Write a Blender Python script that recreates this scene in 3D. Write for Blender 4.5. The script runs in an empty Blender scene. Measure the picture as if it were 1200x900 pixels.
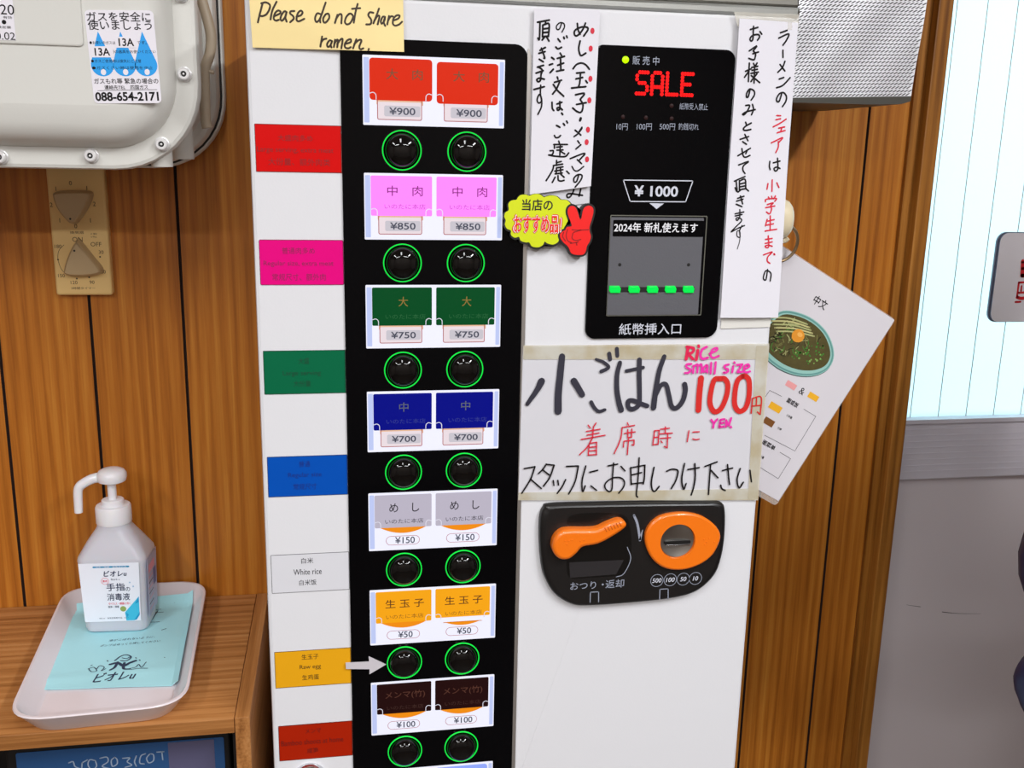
import bpy, math, random
from mathutils import Vector, Matrix
random.seed(7)
scene = bpy.context.scene
COL = scene.collection
PI = math.pi

# ------------------------------------------------------------------ camera
FPX = 1150.0                                  # focal length in pixels of the 1200x900 frame
RX = Vector((0.9849711, -0.01938112, 0.17162839))
RY = Vector((-0.17157166, -0.22414684, 0.95933381))
RZ = Vector((0.019877, -0.97436265, -0.22410341))
CAM = Vector((0.0, -0.8825871, 1.45))
cd = bpy.data.cameras.new('camera'); cam = bpy.data.objects.new('camera', cd); COL.objects.link(cam)
cd.sensor_width = 36.0; cd.lens = FPX / 1200 * 36.0; cd.clip_start = 0.02
m3 = Matrix(((RX.x, -RX.y, -RX.z), (RY.x, -RY.y, -RY.z), (RZ.x, -RZ.y, -RZ.z)))
cam.matrix_world = Matrix.Translation(CAM) @ m3.to_4x4()
scene.camera = cam
# ------------------------------------------------------------------ view + lights
scene.view_settings.view_transform = 'Standard'; scene.view_settings.look = 'None'
scene.view_settings.gamma = 1.0; scene.view_settings.use_curve_mapping = False
scene.view_settings.exposure = 0.0
w = bpy.data.worlds.new('world'); scene.world = w; w.use_nodes = True
w.node_tree.nodes['Background'].inputs[0].default_value = (0.85, 0.93, 1.0, 1)
w.node_tree.nodes['Background'].inputs[1].default_value = 1.0

def area(name, loc, target, sx, sy, power, col=(1, 1, 1)):
    l = bpy.data.lights.new(name, 'AREA'); l.shape = 'RECTANGLE'; l.size = sx; l.size_y = sy
    l.energy = power; l.color = col
    o = bpy.data.objects.new(name, l); COL.objects.link(o); o.location = loc
    o.rotation_euler = (Vector(target) - Vector(loc)).to_track_quat('-Z', 'Y').to_euler()
    return o
for (lx, ly, lsx, lsy, lp) in ((-0.02, -1.25, .12, 1.0, 9), (-1.0, -1.5, .12, 1.0, 17), (1.05, -1.4, .12, 1.0, 30), (-.75, -2.7, .9, .16, 27), (.8, -2.7, .9, .16, 27)):  # the rear pair is unseen fill, added to brighten the fronts
    area('ceiling_and_fill_light', (lx, ly, 2.33), (lx, ly + .01, 0), lsx, lsy, lp * 1.13, (.975, .985, 1))
area('daylight', (1.3, 1.3, 1.7), (1.25, 0.3, 1.5), 1.6, 1.9, 22, (0.86, 0.97, 1.0))

# ------------------------------------------------------------------ helpers
def lin(c):
    c = c / 255.0
    return c / 12.92 if c <= 0.04045 else ((c + 0.055) / 1.055) ** 2.4
def rgb(t, k=1.0): return (lin(t[0]) * k, lin(t[1]) * k, lin(t[2]) * k, 1.0)

MATS = {}
def mat(name, col=(200, 200, 200), rough=0.5, metal=0.0, emit=0.0, ecol=None, spec=0.5, noise=0.0, nscale=60.0,
        bump=0.0, bscale=200.0, coat=0.0, trans=0.0, k=1.0, alpha=1.0, sss=0.0):
    if name in MATS: return MATS[name]
    m = bpy.data.materials.new(name); m.use_nodes = True; nt = m.node_tree
    b = nt.nodes['Principled BSDF']; I = b.inputs
    base = rgb(col, k)
    I['Base Color'].default_value = base; I['Roughness'].default_value = rough; I['Metallic'].default_value = metal
    I['Specular IOR Level'].default_value = spec; I['Coat Weight'].default_value = coat
    I['Transmission Weight'].default_value = trans; I['Alpha'].default_value = alpha
    I['Subsurface Weight'].default_value = sss
    if sss: I['Subsurface Scale'].default_value = 0.01
    if emit > 0:
        I['Emission Color'].default_value = rgb(ecol or col); I['Emission Strength'].default_value = emit
        base = tuple(c * .3 for c in base[:3]) + (1,); I['Base Color'].default_value = base; I['Specular IOR Level'].default_value = .15
    if noise > 0 or bump > 0:
        tc = nt.nodes.new('ShaderNodeTexCoord')
    if noise > 0:
        n = nt.nodes.new('ShaderNodeTexNoise'); n.inputs['Scale'].default_value = nscale; n.inputs['Detail'].default_value = 4
        nt.links.new(tc.outputs['Object'], n.inputs['Vector'])
        mx = nt.nodes.new('ShaderNodeMix'); mx.data_type = 'RGBA'
        mx.inputs[6].default_value = tuple(c * (1 - noise) for c in base[:3]) + (1,)
        mx.inputs[7].default_value = tuple(min(1, c * (1 + noise)) for c in base[:3]) + (1,)
        nt.links.new(n.outputs['Fac'], mx.inputs[0]); nt.links.new(mx.outputs[2], I['Base Color'])
    if bump > 0:
        n2 = nt.nodes.new('ShaderNodeTexNoise'); n2.inputs['Scale'].default_value = bscale; n2.inputs['Detail'].default_value = 3
        nt.links.new(tc.outputs['Object'], n2.inputs['Vector'])
        bp = nt.nodes.new('ShaderNodeBump'); bp.inputs['Strength'].default_value = bump; bp.inputs['Distance'].default_value = 0.002
        nt.links.new(n2.outputs['Fac'], bp.inputs['Height']); nt.links.new(bp.outputs['Normal'], I['Normal'])
    MATS[name] = m; return m

def wood(name, c_dark, c_mid, c_light, axis='Z', fine=1.0, rough=0.38, scale=1.0, rings=True):
    """procedural grain running along one axis"""
    if name in MATS: return MATS[name]
    m = bpy.data.materials.new(name); m.use_nodes = True; nt = m.node_tree; L = nt.links
    b = nt.nodes['Principled BSDF']; b.inputs['Roughness'].default_value = rough; b.inputs['Specular IOR Level'].default_value = 0.35
    tc = nt.nodes.new('ShaderNodeTexCoord')
    at = nt.nodes.new('ShaderNodeAttribute'); at.attribute_name = 'plank'
    off = nt.nodes.new('ShaderNodeVectorMath'); off.operation = 'ADD'
    cmb = nt.nodes.new('ShaderNodeCombineXYZ')
    ml = nt.nodes.new('ShaderNodeMath'); ml.operation = 'MULTIPLY'; ml.inputs[1].default_value = 7.3
    L.new(at.outputs['Fac'], ml.inputs[0])
    for i in range(3): L.new(ml.outputs[0], cmb.inputs[i])
    L.new(tc.outputs['Object'], off.inputs[0]); L.new(cmb.outputs[0], off.inputs[1])
    def mapped(s):
        mp = nt.nodes.new('ShaderNodeMapping'); mp.inputs['Scale'].default_value = s
        L.new(off.outputs[0], mp.inputs['Vector']); return mp
    def sc(across, along):
        v = [across * scale] * 3; v['XYZ'.index(axis)] = along * scale; return v
    n1 = nt.nodes.new('ShaderNodeTexNoise'); n1.inputs['Scale'].default_value = 1; n1.inputs['Detail'].default_value = 6; n1.inputs['Roughness'].default_value = .62
    L.new(mapped(sc(330 * fine, 7)).outputs[0], n1.inputs['Vector'])
    n2 = nt.nodes.new('ShaderNodeTexNoise'); n2.inputs['Scale'].default_value = 1; n2.inputs['Detail'].default_value = 2
    L.new(mapped(sc(38, 1.6)).outputs[0], n2.inputs['Vector'])
    wv = nt.nodes.new('ShaderNodeTexWave'); wv.wave_type = 'BANDS'; wv.bands_direction = 'X' if axis != 'X' else 'Y'; wv.inputs['Scale'].default_value = 1.0
    wv.inputs['Distortion'].default_value = 9.0; wv.inputs['Detail'].default_value = 1.5; wv.inputs['Detail Scale'].default_value = 0.7
    L.new(mapped(sc(22, 1.1)).outputs[0], wv.inputs['Vector'])
    def mth(op, a, bb):
        q = nt.nodes.new('ShaderNodeMath'); q.operation = op
        for i, x in enumerate((a, bb)):
            if isinstance(x, (int, float)): q.inputs[i].default_value = x
            else: L.new(x, q.inputs[i])
        return q.outputs[0]
    s = mth('ADD', mth('MULTIPLY', n1.outputs['Fac'], .52), mth('MULTIPLY', n2.outputs['Fac'], .30))
    if rings: s = mth('ADD', s, mth('MULTIPLY', wv.outputs['Fac'], .14))
    else: s = mth('ADD', s, .07)
    s = mth('ADD', s, mth('MULTIPLY', at.outputs['Fac'], .05))
    r = nt.nodes.new('ShaderNodeValToRGB'); e = r.color_ramp.elements
    e[0].position = .30; e[0].color = rgb(c_dark); e[1].position = .70; e[1].color = rgb(c_light)
    mid = e.new(.49); mid.color = rgb(c_mid)
    L.new(s, r.inputs[0]); L.new(r.outputs[0], b.inputs['Base Color'])
    bp = nt.nodes.new('ShaderNodeBump'); bp.inputs['Strength'].default_value = .12; bp.inputs['Distance'].default_value = .001
    L.new(n1.outputs['Fac'], bp.inputs['Height']); L.new(bp.outputs[0], b.inputs['Normal'])
    MATS[name] = m; return m

class Frame:
    """a local flat frame: u, v in the plane, w out of it"""
    def __init__(s, o, U, V):
        s.o = Vector(o); s.U = Vector(U).normalized(); s.V = Vector(V).normalized(); s.N = s.U.cross(s.V).normalized()
    def p(s, u, v, w=0.0): return s.o + s.U * u + s.V * v + s.N * w
    def px(s, x, y, w=0.0):
        d = Vector(((x - 600) / FPX, (y - 450) / FPX, 1.0))
        r = Vector((RX.dot(d), RY.dot(d), RZ.dot(d)))
        o = s.o + s.N * w
        t = (o - CAM).dot(s.N) / r.dot(s.N)
        q = CAM + r * t - o
        return (q.dot(s.U), q.dot(s.V))
def xz(y): return Frame((0, y, 0), (1, 0, 0), (0, 0, 1))      # faces the viewer (N = -y)
def xy(z): return Frame((0, 0, z), (1, 0, 0), (0, 1, 0))      # faces up
FR = xz(0.0)

def rr(u0, v0, u1, v1, r, n=6):
    """rounded rectangle outline; r may be four radii: bottom-left, bottom-right, top-right, top-left"""
    R = (r,) * 4 if not isinstance(r, (tuple, list)) else r
    out = []
    for (cx, cy, a0, q) in ((u0, v0, PI, R[0]), (u1, v0, 1.5 * PI, R[1]), (u1, v1, 0, R[2]), (u0, v1, .5 * PI, R[3])):
        x = cx + q if cx == u0 else cx - q; y = cy + q if cy == v0 else cy - q
        if q <= 1e-6: out.append((x, y)); continue
        for i in range(n + 1):
            a = a0 + i / n * PI / 2; out.append((x + q * math.cos(a), y + q * math.sin(a)))
    return out
def circ(u, v, r, n=24, ry=None):
    return [(u + r * math.cos(2 * PI * i / n), v + (ry or r) * math.sin(2 * PI * i / n)) for i in range(n)]
def ccw(o):
    a = sum(o[i][0] * o[(i + 1) % len(o)][1] - o[(i + 1) % len(o)][0] * o[i][1] for i in range(len(o)))
    return o if a > 0 else o[::-1]
def inset(o, d):
    n = len(o); out = []
    for i in range(n):
        a = Vector(o[i - 1]); b = Vector(o[i]); c = Vector(o[(i + 1) % n])
        e1 = (b - a); e2 = (c - b)
        if e1.length < 1e-9: e1 = e2
        if e2.length < 1e-9: e2 = e1
        n1 = Vector((-e1.y, e1.x)).normalized(); n2 = Vector((-e2.y, e2.x)).normalized()
        k = (n1 + n2); k = k / max(.5, (1 + n1.dot(n2)))
        out.append((b.x + k.x * d, b.y + k.y * d))
    return out
def spline(pts, n=7, closed=False):
    if len(pts) < 3 and not closed: return [tuple(p) for p in pts]
    P_ = [Vector(p) for p in pts]; N = len(P_); out = []
    for i in range(N if closed else N - 1):
        p1 = P_[i]; p2 = P_[(i + 1) % N]
        p0 = P_[i - 1] if (i > 0 or closed) else p1 * 2 - p2
        p3 = P_[(i + 2) % N] if (i + 2 < N or closed) else p2 * 2 - p1
        for j in range(n):
            t = j / n
            out.append(tuple(.5 * ((2 * p1) + (p2 - p0) * t + (2 * p0 - 5 * p1 + 4 * p2 - p3) * t * t + (3 * p1 - p0 - 3 * p2 + p3) * t ** 3)))
    if not closed: out.append(tuple(P_[-1]))
    return out

_glyph = {}
def glyphs(s, bold=0.0, shear=0.0, track=1.0):
    k = (s, bold, shear, track)
    if k in _glyph: return _glyph[k]
    c = bpy.data.curves.new('t', 'FONT'); c.body = s; c.resolution_u = 3; c.offset = bold; c.shear = shear; c.space_character = track
    c.align_x = 'CENTER'
    o = bpy.data.objects.new('t', c); COL.objects.link(o)
    dg = bpy.context.evaluated_depsgraph_get(); ev = o.evaluated_get(dg); me = ev.to_mesh()
    vs = [(v.co.x, v.co.y) for v in me.vertices]; fs = [tuple(p.vertices) for p in me.polygons]
    ev.to_mesh_clear(); bpy.data.objects.remove(o); bpy.data.curves.remove(c)
    x0 = min(v[0] for v in vs); x1 = max(v[0] for v in vs); y0 = min(v[1] for v in vs); y1 = max(v[1] for v in vs)
    _glyph[k] = ([(v[0] - (x0 + x1) / 2, v[1] - (y0 + y1) / 2) for v in vs], fs, x1 - x0, y1 - y0)
    return _glyph[k]

class MB:
    def __init__(s): s.v = []; s.f = []; s.m = []; s.mats = []; s.attr = {}; s.sm = []
    def mi(s, m):
        if m not in s.mats: s.mats.append(m)
        return s.mats.index(m)
    def add(s, vs, fs, m, smooth=True, plank=None):
        b = len(s.v); s.v += [Vector(v) for v in vs]; k = s.mi(m)
        for f in fs:
            if plank is not None: s.attr[len(s.f)] = plank
            s.f.append(tuple(b + i for i in f)); s.m.append(k); s.sm.append(smooth)
    # -- solids
    def box(s, lo, hi, m, b=0.0, plank=None):
        if b <= 0:
            x0, y0, z0 = lo; x1, y1, z1 = hi
            vs = [(x0, y0, z0), (x1, y0, z0), (x1, y1, z0), (x0, y1, z0), (x0, y0, z1), (x1, y0, z1), (x1, y1, z1), (x0, y1, z1)]
            s.add(vs, [(0, 3, 2, 1), (4, 5, 6, 7), (0, 1, 5, 4), (1, 2, 6, 5), (2, 3, 7, 6), (3, 0, 4, 7)], m, plank=plank)
        else:
            fr = Frame((0, hi[1], 0), (1, 0, 0), (0, 0, 1))
            s.prism(fr, rr(lo[0], lo[2], hi[0], hi[2], b, 3), 0, hi[1] - lo[1], m, bevel=b, back=True)
    def prism(s, fr, o, w0, w1, m, bevel=0.0, back=True, steps=2, side=None):
        o = ccw(list(o)); n = len(o); loops = [(o, w0)]
        if bevel > 0:
            for i in range(steps + 1):
                a = i / steps * PI / 2
                loops.append((inset(o, bevel * (1 - math.cos(a))) if i else o, w1 - bevel * (1 - math.sin(a))))
        else: loops.append((o, w1))
        vs = [fr.p(u, v, ww) for (ol, ww) in loops for (u, v) in ol]
        fs = [(k * n + i, k * n + (i + 1) % n, (k + 1) * n + (i + 1) % n, (k + 1) * n + i) for k in range(len(loops) - 1) for i in range(n)]
        s.add(vs, fs, side or m)
        s.add([fr.p(u, v, loops[-1][1]) for (u, v) in loops[-1][0]], [tuple(range(n))], m)
        if back: s.add([fr.p(u, v, w0) for (u, v) in o], [tuple(range(n - 1, -1, -1))], m)
    def flat(s, fr, o, w, m): 
        o = ccw(list(o)); s.add([fr.p(u, v, w) for (u, v) in o], [tuple(range(len(o)))], m)
    def loft(s, fr, loops, m, cap=True, back=False):
        n = len(loops[0][0]); vs = [fr.p(u, v, ww) for (o, ww) in loops for (u, v) in o]
        s.add(vs, [(k * n + i, k * n + (i + 1) % n, (k + 1) * n + (i + 1) % n, (k + 1) * n + i) for k in range(len(loops) - 1) for i in range(n)], m)
        if cap: s.add([fr.p(u, v, loops[-1][1]) for (u, v) in loops[-1][0]], [tuple(range(n))], m)
        if back: s.add([fr.p(u, v, loops[0][1]) for (u, v) in loops[0][0]], [tuple(range(n - 1, -1, -1))], m)
    def lathe(s, fr, u, v, prof, m, n=28, cap=True):
        """prof: (radius, w) turned about the frame's normal through (u, v)"""
        s.loft(fr, [(circ(u, v, max(r, 1e-5), n), ww) for (r, ww) in prof], m, cap=cap)
    def ringflat(s, fr, oo, ii, w, m):
        n = len(oo); vs = [fr.p(a, b, w) for a, b in oo] + [fr.p(a, b, w) for a, b in ii]
        s.add(vs, [(i, (i + 1) % n, n + (i + 1) % n, n + i) for i in range(n)], m)
    def tube(s, pts, r, m, n=10, caps=True, closed=False):
        pts = [Vector(p) for p in pts]; N = len(pts); R_ = r if isinstance(r, (list, tuple)) else [r] * N
        vs = []; up = None
        for i, p in enumerate(pts):
            a = pts[i - 1] if (i > 0 or closed) else p; b = pts[(i + 1) % N] if (i < N - 1 or closed) else p
            d = (b - a).normalized()
            if up is None: up = Vector((0, 0, 1)) if abs(d.z) < .9 else Vector((1, 0, 0))
            sx = d.cross(up)
            if sx.length < 1e-4: sx = d.cross(Vector((1, .3, .2)))
            sx.normalize(); up = sx.cross(d).normalized()
            for k in range(n):
                an = 2 * PI * k / n; vs.append(p + sx * (R_[i] * math.cos(an)) + up * (R_[i] * math.sin(an)))
        fs = [(i * n + k, i * n + (k + 1) % n, ((i + 1) % N) * n + (k + 1) % n, ((i + 1) % N) * n + k) for i in range(N if closed else N - 1) for k in range(n)]
        if caps and not closed: fs += [tuple(range(n - 1, -1, -1)), tuple((N - 1) * n + k for k in range(n))]
        s.add(vs, fs, m)
    # -- marks lying on a surface
    def stroke(s, fr, pts, width, w, m, h=None, sm=6):
        if isinstance(width, (int, float)): width = (width, width)
        P_ = [Vector(p) for p in spline(pts, sm)]
        P_ = [p for i, p in enumerate(P_) if i == 0 or (p - P_[i - 1]).length > 1e-6]
        N = len(P_)
        if N < 2: return
        H = h or (lambda u, v: 0.0)
        Lf = []; Rt = []
        for i, p in enumerate(P_):
            d = (P_[min(i + 1, N - 1)] - P_[max(i - 1, 0)])
            if d.length < 1e-9: d = Vector((1, 0))
            d.normalize(); nn = Vector((-d.y, d.x)); t = i / (N - 1)
            k = (width[0] * (1 - t) + width[1] * t) / 2
            Lf.append(p + nn * k); Rt.append(p - nn * k)
        vs = [fr.p(q.x, q.y, w + H(q.x, q.y)) for q in Lf + Rt]
        s.add(vs, [(N + i, N + i + 1, i + 1, i) for i in range(N - 1)], m)
        for c, k in ((P_[0], width[0] / 2), (P_[-1], width[1] / 2)):
            s.add([fr.p(a, b, w + H(a, b)) for a, b in circ(c.x, c.y, k, 8)], [tuple(range(8))], m)
    def text(s, fr, body, u, v, hgt, w, m, wid=None, bold=0.0, rot=0.0, shear=0.0, track=1.0, h=None):
        if bold > 0 and any(ord(ch) > 0x2e00 for ch in body):
            e = bold * hgt * .55
            for k_, (ex, ey) in enumerate(((e, 0), (-e, 0), (0, e), (0, -e))):
                s.text(fr, body, u + ex, v + ey, hgt, w + k_ * 2e-5, m, wid, 0, rot, shear, track, h)
            return
        vs, fs, W_, H_ = glyphs(body, bold, shear, track)
        sy = hgt / H_; sx = (wid / W_) if wid else sy
        c, sn = math.cos(rot), math.sin(rot); H = h or (lambda a, b: 0.0); out = []
        for x, y in vs:
            x *= sx; y *= sy; a = u + x * c - y * sn; b = v + x * sn + y * c; out.append(fr.p(a, b, w + H(a, b)))
        s.add(out, fs, m, smooth=False)
    def sheet(s, fr, quad, w, thick, m, h=None, nu=8, nv=14, back=None):
        """thin curved sheet through four corners (bl, br, tr, tl)"""
        H = h or (lambda u, v: 0.0); bl, br, tr, tl = [Vector(q) for q in quad]
        g = []
        for j in range(nv + 1):
            for i in range(nu + 1):
                a = i / nu; b = j / nv
                g.append((bl * (1 - a) + br * a) * (1 - b) + (tl * (1 - a) + tr * a) * b)
        idx = lambda i, j: j * (nu + 1) + i
        top = [fr.p(q.x, q.y, w + thick + H(q.x, q.y)) for q in g]; bot = [fr.p(q.x, q.y, w + H(q.x, q.y)) for q in g]
        quads = [(idx(i, j), idx(i + 1, j), idx(i + 1, j + 1), idx(i, j + 1)) for j in range(nv) for i in range(nu)]
        n = len(g)
        rim = [idx(i, 0) for i in range(nu)] + [idx(nu, j) for j in range(nv)] + [idx(i, nv) for i in range(nu, 0, -1)] + [idx(0, j) for j in range(nv, 0, -1)]
        s.add(top + bot, quads + [tuple(n + k for k in q[::-1]) for q in quads] +
              [(n + rim[k], n + rim[(k + 1) % len(rim)], rim[(k + 1) % len(rim)], rim[k]) for k in range(len(rim))], m)
    def build(s, name, parent=None, origin=None, angle=35):
        xs = [v.x for v in s.v]; ys = [v.y for v in s.v]; zs = [v.z for v in s.v]
        if origin is None: origin = Vector(((min(xs) + max(xs)) / 2, (min(ys) + max(ys)) / 2, min(zs)))
        origin = Vector(origin)
        me = bpy.data.meshes.new(name)
        me.from_pydata([tuple(v - origin) for v in s.v], [], s.f)
        for m in s.mats: me.materials.append(m)
        me.polygons.foreach_set('material_index', s.m); me.polygons.foreach_set('use_smooth', s.sm)
        if s.attr:
            a = me.attributes.new('plank', 'FLOAT', 'FACE')
            for i, val in s.attr.items(): a.data[i].value = val
        me.update(); me.set_sharp_from_angle(angle=math.radians(angle))
        o = bpy.data.objects.new(name, me); COL.objects.link(o)
        if parent is not None:
            o.parent = parent; base = Vector((0, 0, 0)); q = parent
            while q is not None: base += q.location; q = q.parent
            o.location = origin - base
        else: o.location = origin
        return o

def thing(name, loc, label, cat, group=None):
    o = bpy.data.objects.new(name, None); COL.objects.link(o); o.location = loc; o.empty_display_size = .05
    return tag(o, label, cat, group)
def tag(o, label, cat, group=None):
    o['label'] = label; o['category'] = cat
    if group: o['group'] = group
    return o
def struct(o): o['kind'] = 'structure'; return o
def crop(x0, y0, k): return lambda x, y: (x0 + x / k, y0 + y / k)
PXM = 1290.0                                   # photo pixels per metre on the machine front
def pen(mb, fr, cr, k, strokes, width, w, m, h=None, wh=0.0, wscale=1.22):
    """handwriting measured in a zoomed crop, laid on a sheet"""
    for st in strokes:
        wd = width
        if isinstance(st[0], (int, float)): wd = st[0]; st = st[1:]
        elif isinstance(st[0], str): wd = tuple(float(q) for q in st[0].split()); st = st[1:]
        pts = [fr.px(*cr(*p), wh) for p in st]
        if len(pts) == 1: pts = [pts[0], (pts[0][0] + 1e-4, pts[0][1])]
        if wscale != 1: wd = tuple(q * wscale for q in wd) if isinstance(wd, tuple) else wd * wscale
        wm = tuple(q / k / PXM for q in wd) if isinstance(wd, tuple) else wd / k / PXM
        mb.stroke(fr, pts, wm, w, m, h)

# ------------------------------------------------------------------ materials
M_WALL = wood('wood_panelling', (142, 78, 18), (178, 106, 32), (200, 132, 50))
M_TRIM = wood('wood_casing', (108, 62, 18), (152, 96, 34), (182, 122, 52), fine=.8)
M_OAK = wood('oak_board', (128, 78, 34), (178, 120, 66), (200, 146, 92), axis='X', rough=.42)
M_OAKV = wood('oak_board_upright', (128, 78, 34), (178, 120, 66), (200, 146, 92), axis='Y', rough=.42)
M_GROOVE = mat('groove_dark', (40, 18, 8), .8)
M_FLOOR = mat('floor_tile', (72, 60, 50), .45, noise=.15, nscale=6)
M_CEIL = mat('ceiling_paint', (225, 222, 215), .9, noise=.03)
M_BACKW = mat('far_wall_paint', (140, 130, 122), .7, noise=.1, nscale=3)
M_WHITE = mat('machine_white_paint', (226, 226, 230), .28, spec=.4, bump=.04, bscale=500)
M_BLACK = mat('black_gloss_panel', (5, 5, 7), .08, spec=.12)
M_BLACKM = mat('black_plastic', (24, 22, 22), .35, bump=.05, bscale=900)
M_DARKREC = mat('dark_recess', (12, 10, 10), .5)
M_CHROME = mat('chrome', (215, 215, 218), .12, metal=1)
M_STEEL = mat('brushed_steel', (175, 172, 168), .3, metal=1, noise=.06, nscale=80)
M_INK = mat('black_ink', (20, 15, 17), .6, spec=.2)
M_INK2 = mat('marker_navy_black', (44, 42, 56), .6)
M_REDINK = mat('red_ink', (214, 30, 58), .6)
M_REDMK = mat('red_marker', (212, 34, 28), .55)
M_PINKMK = mat('pink_marker', (238, 44, 168), .55)
M_ROSE = mat('rose_marker', (226, 18, 78), .55)
M_PAPER = mat('white_paper', (228, 226, 234), .7, noise=.015, nscale=25, bump=.08, bscale=60)
M_PAPERG = mat('sign_paper', (212, 211, 217), .6, noise=.02, nscale=25)
M_NOTE = mat('cream_note_paper', (250, 226, 160), .7, noise=.05, nscale=18, bump=.15, bscale=35)
M_PRINTW = mat('white_print', (205, 208, 220), .5)
M_PRINTG = mat('grey_print', (150, 156, 172), .5)
M_ORANGE = mat('orange_plastic', (246, 120, 16), .3, coat=.3)
M_GREENLED = mat('green_ring_light', (20, 230, 70), .3, emit=1.0, ecol=(20, 225, 70))
M_LAMPW = mat('backlight_white', (238, 240, 255), .4, emit=.74, ecol=(240, 240, 255))
M_LAMPE = mat('backlight_edge', (205, 218, 255), .4, emit=.62, ecol=(196, 208, 255))

# ------------------------------------------------------------------ room shell
WY = 0.32                                       # face of the back wall
mb = MB()
gro = [-2.0 + .1 * i for i in range(15)] + [-.491, -.389, -.287, -.183]
gro = [-1.9 + .105 * i for i in range(13)] + [-.491, -.389, -.287, -.183, -.08, .03, .14, .25, .355, .46, .565, .672]
edges = gro + [.764]
G = .0018
for i in range(len(edges) - 1):
    a, b = edges[i] + G, edges[i + 1] - G
    mb.add([(a, WY, 0), (b, WY, 0), (b, WY, 2.4), (a, WY, 2.4), (a - G, WY + .003, 0), (b + G, WY + .003, 0), (b + G, WY + .003, 2.4), (a - G, WY + .003, 2.4)],
           [(0, 1, 2, 3)], M_WALL, plank=random.random())
    for e in (a, b):
        k = -1 if e == a else 1
        q = [(e, WY, 0), (e, WY, 2.4), (e + k * G, WY + .004, 2.4), (e + k * G, WY + .004, 0)]
        mb.add(q if k > 0 else q[::-1], [(3, 2, 1, 0)], M_GROOVE)
mb.box((-1.9, WY + .0035, 0), (.764, WY + .05, 2.4), M_GROOVE)
struct(mb.build('wall_back', origin=(0, WY, 0)))
mb = MB(); mb.box((1.75, WY, 0), (2.2, WY + .06, 2.4), M_WALL, plank=.3); mb.box((.764, WY, 2.02), (1.75, WY + .06, 2.4), M_WALL, plank=.6); struct(mb.build('wall_back_right'))
mb = MB(); mb.box((-1.9, -3.4, -.05), (2.2, 2.0, 0), M_FLOOR); struct(mb.build('floor'))
mb = MB(); mb.box((-1.95, -3.4, 2.4), (2.25, WY + .06, 2.45), M_CEIL); struct(mb.build('ceiling'))
mb = MB(); mb.box((-1.95, -3.4, 0), (-1.9, WY + .05, 2.4), M_BACKW); struct(mb.build('wall_left'))
mb = MB(); mb.box((2.2, -3.4, 0), (2.25, WY + .06, 2.4), M_BACKW); struct(mb.build('wall_right'))
mb = MB(); mb.box((-1.95, -3.45, 0), (2.25, -3.4, 2.4), M_BACKW); struct(mb.build('wall_front'))
# door casing
mb = MB()
f3 = xz(.300); t0 = f3.px(1101, 0)[0]; t1 = f3.px(1119, 0)[0]
mb.box((t0, .300, 0), (t1, WY + .05, 2.1), M_TRIM, b=.002, plank=.2)
mb.box((t0 - .012, WY - .006, 0), (t0, WY + .01, 2.1), M_TRIM, plank=.05)
for o in [mb.build('trim_1')]: struct(o)

# ------------------------------------------------------------------ sliding door: frosted glass over an aluminium panel
def glassmat():
    m = bpy.data.materials.new('frosted_glass'); m.use_nodes = True; nt = m.node_tree
    out = nt.nodes['Material Output']; nt.nodes.remove(nt.nodes['Principled BSDF'])
    t = nt.nodes.new('ShaderNodeBsdfTranslucent'); t.inputs[0].default_value = (.80, .965, 1, 1)
    g = nt.nodes.new('ShaderNodeBsdfGlossy'); g.inputs['Roughness'].default_value = .35
    mx = nt.nodes.new('ShaderNodeMixShader'); mx.inputs[0].default_value = .05
    n = nt.nodes.new('ShaderNodeTexNoise'); n.inputs['Scale'].default_value = 260
    tc = nt.nodes.new('ShaderNodeTexCoord'); nt.links.new(tc.outputs['Object'], n.inputs['Vector'])
    bp = nt.nodes.new('ShaderNodeBump'); bp.inputs['Strength'].default_value = .25; bp.inputs['Distance'].default_value = .002
    nt.links.new(n.outputs['Fac'], bp.inputs['Height']); nt.links.new(bp.outputs[0], t.inputs['Normal'])
    nt.links.new(t.outputs[0], mx.inputs[1]); nt.links.new(g.outputs[0], mx.inputs[2]); nt.links.new(mx.outputs[0], out.inputs[0])
    return m
M_GLASS = glassmat()
M_WIRE = mat('glass_wire_line', (168, 160, 152), .6)
M_RAIL = mat('aluminium_rail', (226, 220, 228), .45, metal=.15, noise=.05, nscale=30)
def brushed():
    m = mat('aluminium_door_panel', (228, 218, 221), .34, metal=.1); nt = m.node_tree; b = nt.nodes['Principled BSDF']
    tc = nt.nodes.new('ShaderNodeTexCoord'); n = nt.nodes.new('ShaderNodeTexNoise'); n.inputs['Scale'].default_value = 9; n.inputs['Detail'].default_value = 5
    nt.links.new(tc.outputs['Object'], n.inputs['Vector'])
    r = nt.nodes.new('ShaderNodeMapRange'); r.inputs[3].default_value = .30; r.inputs[4].default_value = .46
    nt.links.new(n.outputs['Fac'], r.inputs[0]); nt.links.new(r.outputs[0], b.inputs['Roughness']); return m
M_DOORP = brushed()
DY = .36
door = bpy.data.objects.new('door_1', None); COL.objects.link(door); door.location = (1.27, DY, 0); struct(door)
fd = xz(DY)
zr1 = 1.096; zr0 = 1.007
mb = MB(); mb.box((.79, DY + .012, zr1 - .01), (1.75, DY + .018, 1.98), M_GLASS); mb.build('glass_pane', door)
mb = MB()
for i in range(-1, 26):
    x = .811 + (i) * .0446
    if x < 1.74: mb.box((x - .0005, DY + .0112, zr1), (x + .0005, DY + .0119, 1.98), M_WIRE)
x = .7664
mb.build('glass_wire', door)
mb = MB()
mb.box((.76, DY - .008, zr0), (1.76, DY + .03, zr1), M_RAIL, b=.0015)
for i in range(9):
    z = zr0 + .012 + i * .009; mb.box((.78, DY - .0085, z), (1.75, DY - .0078, z + .0012), M_RAIL)
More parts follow.
